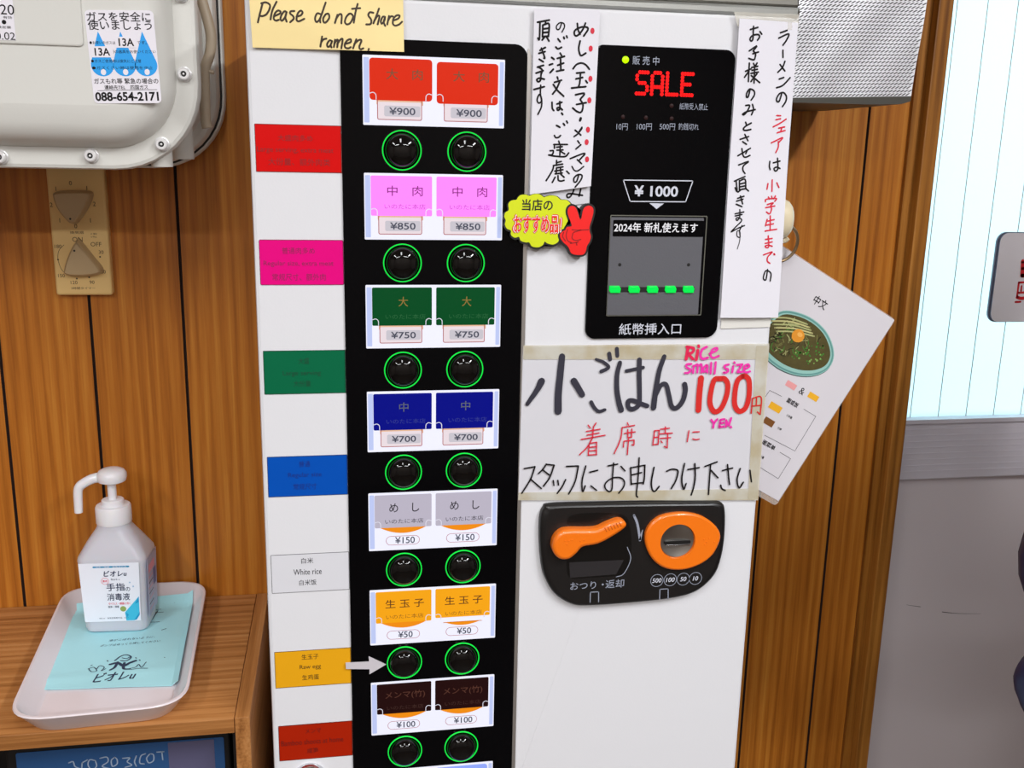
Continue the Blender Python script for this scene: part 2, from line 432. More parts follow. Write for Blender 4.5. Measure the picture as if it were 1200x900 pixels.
mb.box((.78, DY - .012, zr1 - .004), (1.76, DY + .002, zr1 + .002), M_RAIL)
mb.build('middle_rail', door)
mb = MB(); mb.box((.78, DY + .003, .08), (1.755, DY + .02, zr0), M_DOORP)
M_SCR = mat('scratch', (58, 44, 40), .7)
fq = xz(DY + .003); ck = crop(840, 630, 3.3333)
pen(mb, fq, ck, 3.33, [("1 3", (740, 262), (765, 266), (795, 270)), ("4 1", (880, 290), (940, 296), (1030, 297))], 3, .0004, M_SCR)
mb.build('lower_panel', door)
mb = MB(); mb.box((.78, DY - .006, 0), (1.76, DY + .03, .08), M_RAIL); mb.box((.786, DY - .006, 1.975), (1.76, DY + .03, 2.02), M_RAIL); mb.box((1.70, DY - .006, .08), (1.76, DY + .03, 1.975), M_RAIL); mb.build('door_frame', door)

# ------------------------------------------------------------------ ticket machine
XL, XR, ZT = -.0724, .4118, 1.579
tm = thing('ticket_machine', (.17, .14, 0), 'tall white meal ticket vending machine with lit menu windows and round black buttons', 'ticket machine')
mb = MB()
mb.box((XL, 0, .05), (XR, .285, ZT), M_WHITE, b=.003)
mb.box((XL + .02, .02, 0), (XR - .02, .27, .05), M_BLACKM)
# white door seam beside the black panel
mb.build('cabinet_body', tm)

# black button panel
PX0, PX1, PZ0, PZ1 = .0045, .1655, .62, 1.5465
mb = MB()
mb.prism(FR, rr(PX0, PZ0, PX1, PZ1, (.004, .004, .011, .002)), 0, .0022, M_BLACK, bevel=.0008)
mb.build('button_panel', tm)
mb = MB()
M_EDGE = mat('panel_edge_metal', (190, 186, 182), .3, metal=.8)
mb.prism(FR, [(PX1, PZ0), (PX1 + .0035, PZ0), (PX1 + .0035, PZ1 - .010), (PX1 + .001, PZ1 - .003), (PX1, PZ1 - .006)], 0, .0016, M_EDGE)
mb.build('panel_edge_strip', tm)

ROW = [
 dict(c=(222, 42, 6), e=.7, t='大　肉', tc=(120, 60, 10), p='¥900', kind=0, sub=''),
 dict(c=(255, 132, 255), e=.88, t='中　肉', tc=(130, 20, 120), p='¥850', kind=0, sub='いのたに本店', sc=(190, 70, 190)),
 dict(c=(0, 72, 32), e=.8, t='大', tc=(140, 110, 40), p='¥750', kind=0, sub='いのたに本店', sc=(10, 95, 45)),
 dict(c=(4, 12, 128), e=.8, t='中', tc=(90, 95, 110), p='¥700', kind=0, sub='いのたに本店', sc=(40, 50, 140)),
 dict(c=(184, 178, 194), e=.75, t='め　し', tc=(30, 28, 36), p='¥150', kind=1, sub='いのたに本店', sc=(50, 48, 60)),
 dict(c=(238, 160, 22), e=.8, t='生 玉 子', tc=(92, 50, 10), p='¥50', kind=1, sub='いのたに本店', sc=(150, 95, 15)),
 dict(c=(36, 12, 12), e=.7, t='メンマ(竹)', tc=(84, 46, 34), p='¥100', kind=1, sub='いのたに本店', sc=(62, 34, 28)),
 dict(c=(150, 172, 255), e=.7, t='', tc=(30, 30, 30), p='', kind=2, sub=''),
]
M_TAG = mat('price_tag', (216, 208, 214), .5, emit=.78, ecol=(232, 216, 222))
M_TAGG = mat('price_tag_grey', (196, 192, 202), .5, emit=.66, ecol=(210, 205, 214))
M_TAGB = mat('price_tag_border', (220, 120, 120), .5, emit=.3, ecol=(222, 130, 128))
M_PRICE = mat('price_ink', (62, 66, 84), .5)
M_ARC = mat('orange_arc', (255, 150, 20), .5, emit=.6, ecol=(255, 150, 20))
M_PEACH = mat('peach_band', (255, 205, 170), .5, emit=.5, ecol=(255, 205, 170))
M_PILL = mat('pill_outline', (226, 130, 140), .5, emit=.3)
M_CLIP = mat('clear_clip', (240, 238, 250), .3, emit=.55, ecol=(240, 240, 255))
CX = (.0560, .1128)
for k, d in enumerate(ROW):
    zt = 1.5330 - .09775 * k; zb = zt - .0575
    mb = MB()
    mb.prism(FR, rr(.0231, zb, .1455, zt, .0006, 1), .0018, .0027, M_LAMPW)
    mb.flat(FR, rr(.0240, zb + .002, .0285, zt - .002, .0005, 1), .00275, M_LAMPE)
    mb.flat(FR, rr(.1410, zb + .002, .1446, zt - .002, .0005, 1), .00275, M_LAMPE)
    win = mb.build('menu_window', tm)
    mc = mat('menu_card_%d' % k, d['c'], .35, emit=d['e'], spec=.3)
    mt = mat('menu_text_%d' % k, d['tc'], .5)
    ms = mat('menu_subtext_%d' % k, d.get('sc', d['tc']), .5)
    for j in range(2):
        a0 = .0288 if j == 0 else .0862; a1 = a0 + .0535; cx = (a0 + a1) / 2
        mb = MB(); dz = -.0015 if (k == 0 and j == 1) else 0
        if k == 5 and j == 1: dz = .0022
        if d['kind'] == 2:
            mb.prism(FR, rr(a0, zb + .002, a1, zt - .002, .003, 3), .0027, .0030, mc)
            mb.build('menu_card', win); continue
        ch = .0345 if d['kind'] == 0 else .0325
        if d['kind'] == 0:
            tw = .0395
            mb.prism(FR, rr(a0 + .002, zb + .0015, a1 - .002, zt - .03, .001, 2), .0027, .00285, M_LAMPW)
            mb.flat(FR, rr(cx - .021, zt - ch - .006, cx + .019, zt - ch, .0005, 1), .00288, M_PEACH)
            mb.flat(FR, rr(cx - .0205, zb + .0045, cx + .0180, zt - ch - .0035, .0015, 2), .00292, M_TAG)
            o = rr(cx - .0205, zb + .0045, cx + .0180, zt - ch - .0012, .0015, 2); mb.ringflat(FR, ccw(o), inset(ccw(o), .0007), .00296, M_TAGB)
            mb.flat(FR, rr(cx - .0145, zb + .0075, cx + .0165, zb + .0165, .001, 1), .00295, M_TAGG)
        mb.prism(FR, rr(a0, zt - .0022 - ch + dz, a1, zt - .0022 + min(dz, 0), .0028 if k == 0 else .0012, 3), .0028, .0031, mc)
        if d['kind'] == 1:
            yb = zt - .0022 - ch
            arc = [(a0 + .005 + i * (a1 - a0 - .010) / 12, yb - .0058 * (1 - ((i - 6) / 6) ** 2)) for i in range(13)]
            if k == 5 and j == 1: yb -= .0035; arc = [(u, v - .001) for u, v in arc]; arc = [(arc[0][0] + .002, yb)] + arc[1:-1] + [(arc[-1][0] - .002, yb)]
            mb.flat(FR, arc, .0030, M_ARC)
            o = rr(cx - .0165, zb + .0050, cx + .0155, zb + .0142, .0045, 4); mb.ringflat(FR, ccw(o), inset(ccw(o), .00045), .0029, M_PILL)
            mb.text(FR, d['p'], cx + .0015, zb + .0098, .0068, .0031, M_PRICE, bold=.01)
        else:
            mb.text(FR, d['p'], cx + (.001 if j == 0 else .0015), zb + .0120, .0062, .0031, M_PRICE, wid=.0225, bold=.015)
        tcx = cx + (.003 if d['kind'] == 0 else .001)
        wtxt = {'大　肉': .031, '中　肉': .031, '大': .0085, '中': .0085, 'め　し': .028, '生 玉 子': .037, 'メンマ(竹)': .039}[d['t']]
        mb.text(FR, d['t'], tcx - (.002 if len(d['t']) == 1 else 0), zt - .0150, .0088, .0032, mt, wid=wtxt, bold=.012)
        if d['sub']: mb.text(FR, d['sub'], tcx, zt - .0285, .0046, .0032, ms, wid=.036)
        for sx in (0, 1):                       # clear corner clips
            ex = a0 if sx == 0 else a1; q = -1 if sx else 1; zz = zt - .0022 - ch
            mb.stroke(FR, [(ex + q * .0003, zz + .0055), (ex + q * .003, zz + .0062), (ex + q * .0052, zz + .0045), (ex + q * .0055, zz + .0005)], .0007, .0033, M_CLIP)
        mb.build('menu_card', win)

# round push buttons with a lit green ring
M_DOME = mat('black_button_dome', (10, 8, 8), .06, spec=.3, coat=.15)
M_RINGB = mat('button_socket', (10, 10, 12), .25)
for k in range(8):
    for j in range(2):
        u = CX[j]; v = 1.4548 - .0976 * k
        mb = MB()
        mb.lathe(FR, u, v, [(.0180, .0020), (.0180, .0034), (.0158, .0034), (.0152, .0028), (.0145, .0050), (.0136, .0080), (.0122, .0100), (.0100, .0114), (.0070, .0124), (.0035, .0129), (.0005, .0130)], M_DOME, n=36)
        b = mb.build('push_button', tm)
        mb = MB(); mb.lathe(FR, u, v, [(.0172, .0030), (.0171, .0042), (.0167, .0046), (.0162, .0042), (.01615, .0030)], M_GREENLED, n=40, cap=False)
        mb.build('light_ring', b)

# key lock near the foot of the white strip
fl = FR.px(363, 911)
mb = MB(); mb.lathe(FR, fl[0], fl[1], [(.0165, 0), (.0165, .004), (.0150, .0065), (.0120, .0065), (.0112, .0035), (.0085, .0035), (.0082, .0055), (.0005, .0058)], M_CHROME, n=32)
lk = mb.build('key_lock', tm)
mb = MB(); mb.flat(FR, rr(fl[0] - .0009, fl[1] - .0045, fl[0] + .0009, fl[1] + .0045, .0004, 2), .0060, M_DARKREC); mb.build('keyhole', lk)

# ---- bill acceptor panel
mb = MB()
mb.prism(FR, rr(.2262, 1.2862, .3562, 1.5490, (.009, .011, .009, .007)), 0, .003, M_BLACK, bevel=.0012)
W0 = .0031
P_ = lambda x, y: FR.px(x, y, W0)
u, v = P_(757, 71); mb.text(FR, '販 売 中', u, v, .0074, W0, M_PRINTG, wid=.0245, bold=.01)
u, v = P_(813, 125); mb.text(FR, '紙幣受入禁止', u, v, .0058, W0, M_PRINTG, wid=.027)
for s_, x, wd in (('10円', 729, .0105), ('100円', 755, .014), ('500円', 782, .0145), ('釣銭切れ', 807, .0195)):
    u, v = P_(x, 148.5); mb.text(FR, s_, u, v, .0060, W0, M_PRINTG, wid=wd)
pts = [P_(730.5, 211), P_(812, 212), P_(803.5, 236.5), P_(738.5, 236)]
for i in range(4): mb.stroke(FR, [pts[i], pts[(i + 1) % 4]], .0009, W0, M_PRINTW)
u, v = P_(769, 224); mb.text(FR, '¥ 1000', u, v, .0100, W0, M_PRINTW, wid=.042, bold=.025)
mb.flat(FR, [P_(761, 238), P_(778, 238.5), P_(769.5, 245)], W0, M_PRINTW)
u, v = P_(762, 385.5); mb.text(FR, '紙幣挿入口', u, v, .0108, W0, M_PRINTW, wid=.061, bold=.012)
bp_ = mb.build('bill_acceptor_panel', tm)
mb = MB(); u, v = P_(733, 70); M_YG = mat('power_lamp', (190, 255, 0), .3, emit=1.1, ecol=(190, 255, 0))
mb.lathe(FR, u, v, [(.0031, .003), (.0029, .0042), (.0015, .0048), (.0004, .005)], M_YG, n=16); mb.build('sale_lamp', bp_)
mb = MB(); M_DIM = mat('dim_red_lamp', (40, 14, 14), .4, spec=.2)
for x, y in ((787, 124), (730, 137), (757, 138), (787, 139)):
    mb = MB(); u, v = P_(x, y); mb.lathe(FR, u, v, [(.002, .003), (.0018, .0034), (.0003, .0036)], M_DIM, n=12); mb.build('change_lamp', bp_)
mb = MB(); M_LED = mat('red_led', (255, 8, 8), .4, emit=1.2, ecol=(255, 10, 12))
FONT5 = {'S': ['01111', '10000', '10000', '01110', '00001', '00001', '11110'], 'A': ['01110', '10001', '10001', '10001', '11111', '10001', '10001'],
         'L': ['10000', '10000', '10000', '10000', '10000', '10000', '11111'], 'E': ['11111', '10000', '10000', '11110', '10000', '10000', '11111']}
A = P_(747, 84.5); B = P_(814, 86.5); Cc = P_(745.5, 109.5)
du = (B[0] - A[0]) / 22.2; dv = (A[1] - Cc[1]) / 6
for ci, ch in enumerate('SALE'):
    for ry in range(7):
        for rx in range(5):
            if FONT5[ch][ry][rx] == '1':
                mb.flat(FR, circ(A[0] + (ci * 5.85 + rx) * du, A[1] - ry * dv, .00170, 10), W0, M_LED)
mb.build('sale_display', bp_)
# bill mouth
mb = MB(); M_GREY = mat('bill_plate_grey', (92, 92, 98), .45, bump=.06, bscale=700)
x0, zt_ = P_(716, 253); x1 = P_(826, 254)[0]; zb_ = P_(709, 369)[1]
M_LINE = mat('grey_line', (120, 120, 110), .35, metal=.5)
o = rr(x0 - .001, zb_ - .001, x1 + .002, zt_ + .001, .001, 2)
mb.prism(FR, o, .003, .0045, M_BLACK)
mb.ringflat(FR, ccw(o), inset(ccw(o), .0009), .0046, M_LINE)
mb.prism(FR, rr(x0 - .0005, zb_, x1 - .0015, zt_ - .001, .001, 2), .0045, .0052, M_GREY)
W1 = .0054
a = P_(718, 257.5); b = P_(823, 277.5); mb.flat(FR, rr(a[0], b[1], b[0], a[1], .001, 2), W1, M_BLACK)
u, v = P_(768, 266.5); mb.text(FR, '2024年 新札使えます', u, v, .0088, W1 + .0002, mat('bright_print', (235, 235, 240), .5), wid=.0800, bold=.028)
for x, y in ((725.5, 310), (806, 310)):
    u, v = P_(x, y); mb.flat(FR, circ(u, v, .0016, 12), W1, M_DARKREC)
mb.flat(FR, rr(P_(714, 340)[0], P_(760, 342)[1], P_(813, 338)[0], P_(760, 336)[1], .001, 2), W1, M_DARKREC)
bm = mb.build('bill_mouth', bp_)
M_GLED = mat('bill_guide_light', (10, 240, 90), .2, emit=.8, ecol=(10, 235, 80))
for x in (719.5, 742, 763.5, 784.5, 805.5):
    u, v = P_(x, 338.5); mb = MB()
    mb.prism(FR, [(u - .0052, v + .0032), (u + .0040, v + .0032), (u + .0056, v + .0005), (u + .005, v - .0033), (u - .0040, v - .0033), (u - .0054, v - .001)], .0052, .0078, M_GLED, bevel=.001)
    mb.build('guide_lamp', bp_)

# ---- coin panel with return lever
PC = lambda x, y: FR.px(x, y, .003)
oc = spline([PC(*q) for q in ((645, 590), (700, 588.5), (760, 587.5), (820, 587), (841, 587.5), (848, 594), (848.5, 620), (845, 648), (836, 672), (815, 691), (785, 699.5), (740, 704.5), (690, 708), (668, 706), (648, 693), (636, 670), (632, 640), (632, 608), (636, 595))], 5, True)
mb = MB()
oc = ccw(oc); g0 = Vector((sum(p[0] for p in oc) / len(oc), sum(p[1] for p in oc) / len(oc)))
scl = lambda d: [tuple(g0 + (Vector(p) - g0) * (1 - d / .06)) for p in oc]
mb.loft(FR, [(oc, 0), (oc, .0050), (scl(.0006), .0070), (scl(.0019), .0084), (scl(.0036), .0090)], M_BLACKM, back=True)
WC = .0092
PC = lambda x, y: FR.px(x, y, WC)
# sunk well painted flat on the panel, its depth shading in the colours
well = spline([PC(*q) for q in ((668, 605), (700, 601), (728, 603), (737, 612), (740, 640), (735, 664), (725, 674), (690, 677), (668, 677), (664, 660), (665, 625))], 4, True)
mb.flat(FR, well, WC, mat('well_black', (10, 9, 9), .3))
mb.flat(FR, [PC(*q) for q in ((667, 659), (731, 656), (722, 673), (668, 677))], WC + .0002, mat('well_lighter_patch', (44, 42, 44), .3))
mb.stroke(FR, [PC(735, 641), PC(739, 655), PC(731, 672), PC(722, 676)], .0008, WC + .0003, M_PRINTG)
for x, s_ in ((682, 'おつり・'), (0, '')):
    if s_: u, v = PC(688, 686); mb.text(FR, s_, u, v, .0078, WC, M_PRINTG, wid=.0340, bold=.012)
u, v = PC(720.5, 684); mb.text(FR, '返却', u, v, .0088, WC, M_PRINTG, wid=.0190, bold=.012)
mb.stroke(FR, [PC(743, 604), PC(747, 614), PC(750, 632)], (.0024, .0024), WC, M_PRINTG)
mb.stroke(FR, [PC(750, 633), PC(753, 621)], (.0024, .0008), WC, M_PRINTG)
for x, y in ((696.5, 700), (778, 696.5)):
    for q in ([(x - 5, y + 6), (x - 4.6, y - 6)], [(x - 4.6, y - 6), (x + 5, y - 6.5)], [(x + 5, y - 6.5), (x + 5, y + 5.5)]): mb.stroke(FR, [PC(*p) for p in q], .0009, WC, M_PRINTG)
for x, s_ in ((769.8, '500'), (785.5, '100'), (800.7, '50'), (815, '10')):
    u, v = PC(x, 680.3 - (x - 770) * .055); o = circ(u, v, .0068, 26); mb.ringflat(FR, o, inset(o, .0006), WC, M_PRINTG)
    mb.text(FR, s_, u, v, .0048, WC, M_PRINTW, shear=.18, bold=.015, wid={'500': .0098, '100': .0094}.get(s_))
cp = mb.build('coin_panel', tm)
mb = MB()
PL = lambda x, y: FR.px(x, y, .018)
ol = spline([PL(*q) for q in ((647, 641), (650, 630), (658, 622.5), (668, 620.5), (685, 620.5), (700, 619.5), (712, 614), (725, 609.5), (732, 611), (734, 616), (728, 622), (712, 632), (699, 638), (683, 641), (676, 648), (667, 655), (657, 655.5), (650, 650))], 4, True)
mb.prism(FR, ol, .0095, .020, M_ORANGE, bevel=.0035, steps=3)
for i in range(6):
    a = PL(708 + i * 3.4, 617.5 - i * 1.25); mb.stroke(FR, [a, (a[0] + .002, a[1] - .004)], .0007, .0203, mat('lever_groove', (196, 84, 6), .4))
for x, y in ((662, 633), (666, 633), (670, 632), (664, 637), (679, 633), (684, 632), (681, 637)):
    u, v = PL(x, y); mb.lathe(FR, u, v, [(.0008, .0199), (.0005, .0205), (.0001, .0206)], M_ORANGE, n=8)
mb.build('return_lever', cp)
mb = MB()
oe = spline([PC(*q) for q in ((755, 634), (758, 617), (772, 604), (795, 599.5), (817, 602), (833, 611), (841.5, 622), (841.5, 633), (833, 649), (818, 660), (798, 666), (778, 664), (763, 653))], 5, True)
c0 = PC(792.5, 632.5); n = len(oe); oe = ccw(oe)
ang0 = math.atan2(oe[0][1] - c0[1], oe[0][0] - c0[0])
cin = []
for p in oe:
    a = math.atan2(p[1] - c0[1], p[0] - c0[0]); cin.append((c0[0] + .0180 * math.cos(a), c0[1] + .0180 * math.sin(a)))
mb.loft(FR, [(oe, .0088), (oe, .0125), (inset(oe, .0010), .0138), (inset(oe, .002), .0142)], M_ORANGE, cap=False)
mb.ringflat(FR, inset(oe, .002), cin, .0142, M_ORANGE)
mb.loft(FR, [(cin, .0142), ([(c0[0] + (p[0] - c0[0]) * .97, c0[1] + (p[1] - c0[1]) * .97) for p in cin], .0105)], M_ORANGE, cap=False)
for x, y in ((823, 630), (826, 633), (829, 629), (824, 636), (835, 633)):
    u, v = PC(x, y); mb.lathe(FR, u, v, [(.0008, .0141), (.0005, .0147), (.0001, .0148)], M_ORANGE, n=8)
ce = mb.build('coin_surround', cp)
mb = MB()
mb.lathe(FR, c0[0], c0[1], [(.0178, .0100), (.0172, .0118), (.0150, .0112), (.0110, .0102), (.0060, .0096), (.0005, .0094)], M_STEEL, n=36)
mb.build('coin_plate', cp)
mb = MB(); u, v = PC(793, 634.5); mb.prism(FR, rr(u - .0135, v - .0018, u + .0135, v + .0018, .0012, 3), .0098, .0122, M_DARKREC); mb.prism(FR, rr(u - .0125, v - .0038, u + .0130, v - .0018, .0006, 2), .0098, .0126, M_CHROME, bevel=.0005); mb.build('coin_slot', cp)

# ------------------------------------------------------------------ coloured stickers down the left strip
def sticker(name, k, z1, z0, col, lines, tcol, label, x0=-.0679, r=.0004, thick=.0004):
    mb = MB(); m = mat(name + '_face_%d' % k, col, .5, noise=.02, nscale=40, spec=.12, k=.92); me_ = mat(name + '_rim_%d' % k, tuple(int(c * .45) for c in col), .5)
    mt = mat(name + '_print_%d' % k, tcol, .5)
    o = ccw(rr(x0, z0, .0044, z1, r, 3)); mb.prism(FR, o, 0, thick, m, side=me_); mb.ringflat(FR, o, inset(o, .00045), thick + .00004, me_)
    for (s_, cx_, zf, hh, ww) in lines:
        mb.text(FR, s_, cx_, z0 + (z1 - z0) * zf, hh, thick + .0002, mt, wid=ww)
    return tag(mb.build(name), label, 'sticker', 'coloured menu stickers down the left of the machine')
C0 = -.0345
sticker('menu_sticker', 0, 1.4743, 1.4345, (220, 6, 4), [('大盛肉多め', C0, .72, .0052, .029), ('Large serving, extra meat', C0, .46, .0055, .064), ('大份量、额外肉类', C0 + .003, .22, .0060, .052)], (140, 0, 6), 'bright red sticker, topmost of the coloured stickers on the machine')
sticker('menu_sticker', 1, 1.3770, 1.3373, (238, 0, 132), [('普通肉多め', C0, .76, .0056, .028), ('Regular size, extra meat', C0, .47, .0055, .060), ('常规尺寸、额外肉', C0, .18, .0062, .046)], (150, 0, 84), 'hot pink sticker beside the second row of buttons', r=.0014)
sticker('menu_sticker', 2, 1.2786, 1.2386, (2, 106, 68), [('大盛', C0 + .002, .76, .0056, .0095), ('Large serving', C0, .47, .0055, .0335), ('大份量', C0, .24, .0056, .0150)], (0, 66, 40), 'green sticker reading Large serving, between the pink and blue ones')
sticker('menu_sticker', 3, 1.1800, 1.1412, (0, 82, 186), [('普通', C0, .80, .0056, .0100), ('Regular size', C0, .52, .0055, .0300), ('常规尺寸', C0, .24, .0060, .0210)], (0, 36, 128), 'blue sticker with a small scratch, below the green one')
sticker('menu_sticker', 4, 1.0841, 1.0455, (226, 226, 232), [('白米', C0, .82, .0056, .0110), ('White rice', C0, .53, .0058, .0260), ('白米饭', C0, .25, .0056, .0160)], (40, 38, 44), 'white sticker reading White rice, thin black rim')
sticker('menu_sticker', 5, .9849, .9467, (240, 172, 24), [('生玉子', C0, .82, .0056, .0160), ('Raw egg', C0, .53, .0058, .0200), ('生鸡蛋', C0, .25, .0056, .0160)], (74, 50, 10), 'yellow sticker reading Raw egg with the arrow at its edge')
sticker('menu_sticker', 6, .9058, .8674, (176, 34, 4), [('メンマ', C0 + .001, .80, .0050, .0150), ('Bamboo shoots at home', C0, .50, .0056, .0600), ('咸笋', C0, .24, .0056, .0110)], (96, 10, 6), 'dark brick-red sticker just above the key lock', x0=-.0668)
# arrow
mb = MB(); M_ARROW = mat('pale_arrow', (205, 200, 206), .45)
PA = lambda x, y: FR.px(x, y, .0026)
mb.prism(FR, [PA(*q) for q in ((405, 776.5), (432.5, 775.2), (432, 769), (452.5, 778.5), (433, 790), (433, 784), (405.5, 783.8))], .0023, .0030, M_ARROW)
tag(mb.build('arrow_sticker'), 'pale grey arrow sticker pointing from the yellow sticker to a button', 'sticker')

# ------------------------------------------------------------------ papers
# cream note
mb = MB(); q = [FR.px(x, y, .004) for x, y in ((296, 55.5), (473.5, 61), (474, 0), (291.5, -6))]
q[2] = (q[3][0] + (q[1][0] - q[0][0]) + .001, FR.px(474, -1, .004)[1] + .003); q[3] = (FR.px(292, 0, .004)[0], ZT + .001)
hn = lambda u, v: .0008 * math.sin(u * 55) + .0010 * math.sin(v * 70 + u * 20) + .0012
mb.sheet(FR, q, .0024, .0003, M_NOTE, hn, 16, 10)
F_ = crop(290, 0, 12); G_ = crop(385, 0, 12); Wn = .0024 + .0005
pen(mb, FR, F_, 12, [
 [(215, 45), (180, 180), (148, 315)], [(195, 50), (260, 35), (315, 70), (310, 130), (270, 200), (215, 228), (185, 225)], [(410, 25), (350, 150), (325, 275)],
 [(375, 230), (450, 195), (465, 165), (430, 150), (390, 185), (370, 260), (400, 290), (440, 280)], [(550, 170), (520, 160), (480, 210), (465, 270), (490, 290), (530, 240), (550, 172)], [(550, 172), (533, 245), (552, 305)],
 [(660, 155), (610, 160), (600, 190), (640, 225), (650, 265), (600, 312)], [(690, 235), (750, 215), (775, 175), (750, 150), (710, 185), (690, 270), (720, 300), (800, 265)],
 [(1030, 200), (980, 190), (950, 260), (970, 310), (1010, 280), (1040, 210), (1100, 35)], [(1040, 210), (1020, 270), (1025, 315)], [(1100, 200), (1065, 260), (1075, 315), (1110, 310), (1150, 250), (1140, 195), (1100, 200)],
 [(1050, 515), (1025, 655)], [(1040, 590), (1070, 555), (1110, 545)]], 20, Wn, mat('brown_ink', (52, 34, 12), .6), hn, .004)
pen(mb, FR, G_, 12, [
 [(125, 210), (90, 325)], [(105, 270), (150, 205), (185, 215), (180, 330)], [(290, 195), (250, 240), (230, 310), (260, 345), (310, 320), (345, 240), (320, 195), (290, 195)], [(410, 55), (380, 170), (355, 320)], [(330, 125), (445, 115)],
 [(630, 180), (580, 175), (560, 220), (600, 280), (590, 340), (530, 345)], [(710, 120), (670, 230), (630, 330)], [(645, 290), (690, 225), (715, 235), (690, 345)], [(790, 235), (760, 240), (735, 300), (750, 335), (785, 290), (795, 240)], [(795, 240), (776, 310), (795, 365)],
 [(850, 225), (825, 345)], [(838, 290), (870, 235), (905, 230)], [(905, 290), (980, 260), (1000, 220), (960, 215), (915, 260), (905, 330), (935, 360), (990, 345), (1035, 305)],
 [(50, 580), (15, 570), (-20, 620), (-10, 660), (25, 640), (50, 582)], [(50, 582), (32, 630), (42, 668)], [(92, 560), (75, 662)], [(85, 612), (118, 562), (133, 575), (122, 665)], [(122, 622), (165, 562), (198, 555), (180, 682)],
 [(240, 620), (310, 595), (310, 555), (265, 570), (230, 620), (235, 670), (280, 682), (312, 665)], [(390, 555), (345, 682)], [(360, 625), (420, 570), (462, 572), (432, 660), (450, 695), (490, 682)], [(566, 690), (560, 708)]], 20, Wn, MATS['brown_ink'], hn, .004)
tag(mb.build('paper_note'), 'cream paper note handwritten Please do not share ramen, top left corner', 'note')

# vertical strip between the black panels
M_TAPE = mat('clear_tape', (236, 232, 220), .18, alpha=.35, spec=.6)
mb = MB()
qs = [FR.px(*p, .004) for p in ((621, 216), (690, 236), (703, 12), (626, 10))]
hs = lambda u, v: .0020 + .0015 * math.sin((u - .17) * 40) + .002 * max(0, (1.425 - v) / .02) ** 2 * max(0, (u - .20) / .02)
qs[0] = FR.px(621, 228, .004); qs[1] = FR.px(692, 218, .004)
mb.sheet(FR, qs, .0022, .0003, M_PAPER, hs, 12, 20)
Wp = .0022 + .0006
H_ = crop(610, 10, 12); I_ = crop(610, 75, 12); J_ = crop(610, 150, 12); K_ = crop(590, 215, 10)
pen(mb, FR, H_, 12, [
 [(235, 195), (400, 165)], [(270, 195), (262, 430), (240, 418)], [(310, 235), (305, 400)], [(310, 235), (395, 220), (387, 395)], [(312, 290), (390, 280)], [(310, 342), (388, 335)], [(305, 397), (388, 390)], [(335, 400), (300, 445)], [(360, 400), (395, 460)], [(345, 180), (350, 225)],
 [15, (570, 215), (540, 290), (505, 295), (500, 250), (545, 205), (600, 215), (610, 265), (575, 335)], [(520, 430), (550, 470)], [(490, 545), (520, 570), (570, 548)], [(600, 405), (608, 428)], [(640, 390), (648, 412)],
 [(270, 590), (345, 550)], [(255, 632), (340, 608)], [(290, 560), (335, 690), (325, 700)], [(260, 715), (315, 750)],
 [(430, 690), (465, 715)], [(400, 795), (445, 780)], [(550, 630), (570, 665)], [(510, 705), (610, 675)], [(515, 800), (600, 770)], [(555, 690), (560, 870)], [(500, 885), (600, 865)], [(455, 855), (410, 905)],
 [(790, 215), (800, 300), (830, 365)], [(905, 210), (860, 310), (790, 385), (750, 370), (760, 310), (850, 265), (930, 270), (935, 310), (880, 390)], [(830, 460), (810, 560), (825, 640), (850, 665), (910, 630)], [(730, 850), (780, 790), (850, 770), (910, 795), (960, 855)]], 21, Wp, M_INK, hs, .004)
pen(mb, FR, I_, 12, [
 [(215, 130), (315, 95)], [(245, 40), (300, 85), (285, 150), (275, 230), (245, 250), (225, 225), (260, 200), (330, 215)], [(235, 45), (320, 20)],
 [(185, 360), (330, 320)], [("18 18"), (280, 300), (275, 420), (290, 520), (250, 550), (230, 500), (260, 430), (290, 480), (290, 600), (240, 710)],
 [(510, 185), (520, 215)], [(470, 260), (570, 230)], [(455, 290), (510, 370), (600, 455)], [(545, 250), (500, 350), (445, 425)],
 [(437, 540), (440, 620), (460, 655)], [(505, 565), (575, 540)], [(545, 530), (545, 630), (515, 650), (510, 620), (545, 615), (580, 645)], [(570, 690), (585, 712)],
 [(500, 865), (545, 890)], [(595, 838), (612, 862)], [(640, 805), (652, 828)],
 [(780, 130), (890, 120)], [(770, 212), (865, 192)], [(835, 130), (825, 260), (805, 330)], [(710, 340), (910, 320)], [(910, 235), (930, 265)],
 [(765, 435), (890, 415), (830, 500)], [(830, 500), (868, 570), (860, 650), (830, 683), (780, 665), (725, 620)], [(780, 570), (915, 545)], [30, (838, 765), (828, 795)], [(855, 892), (800, 980)]], 21, Wp, M_INK, hs, .004)
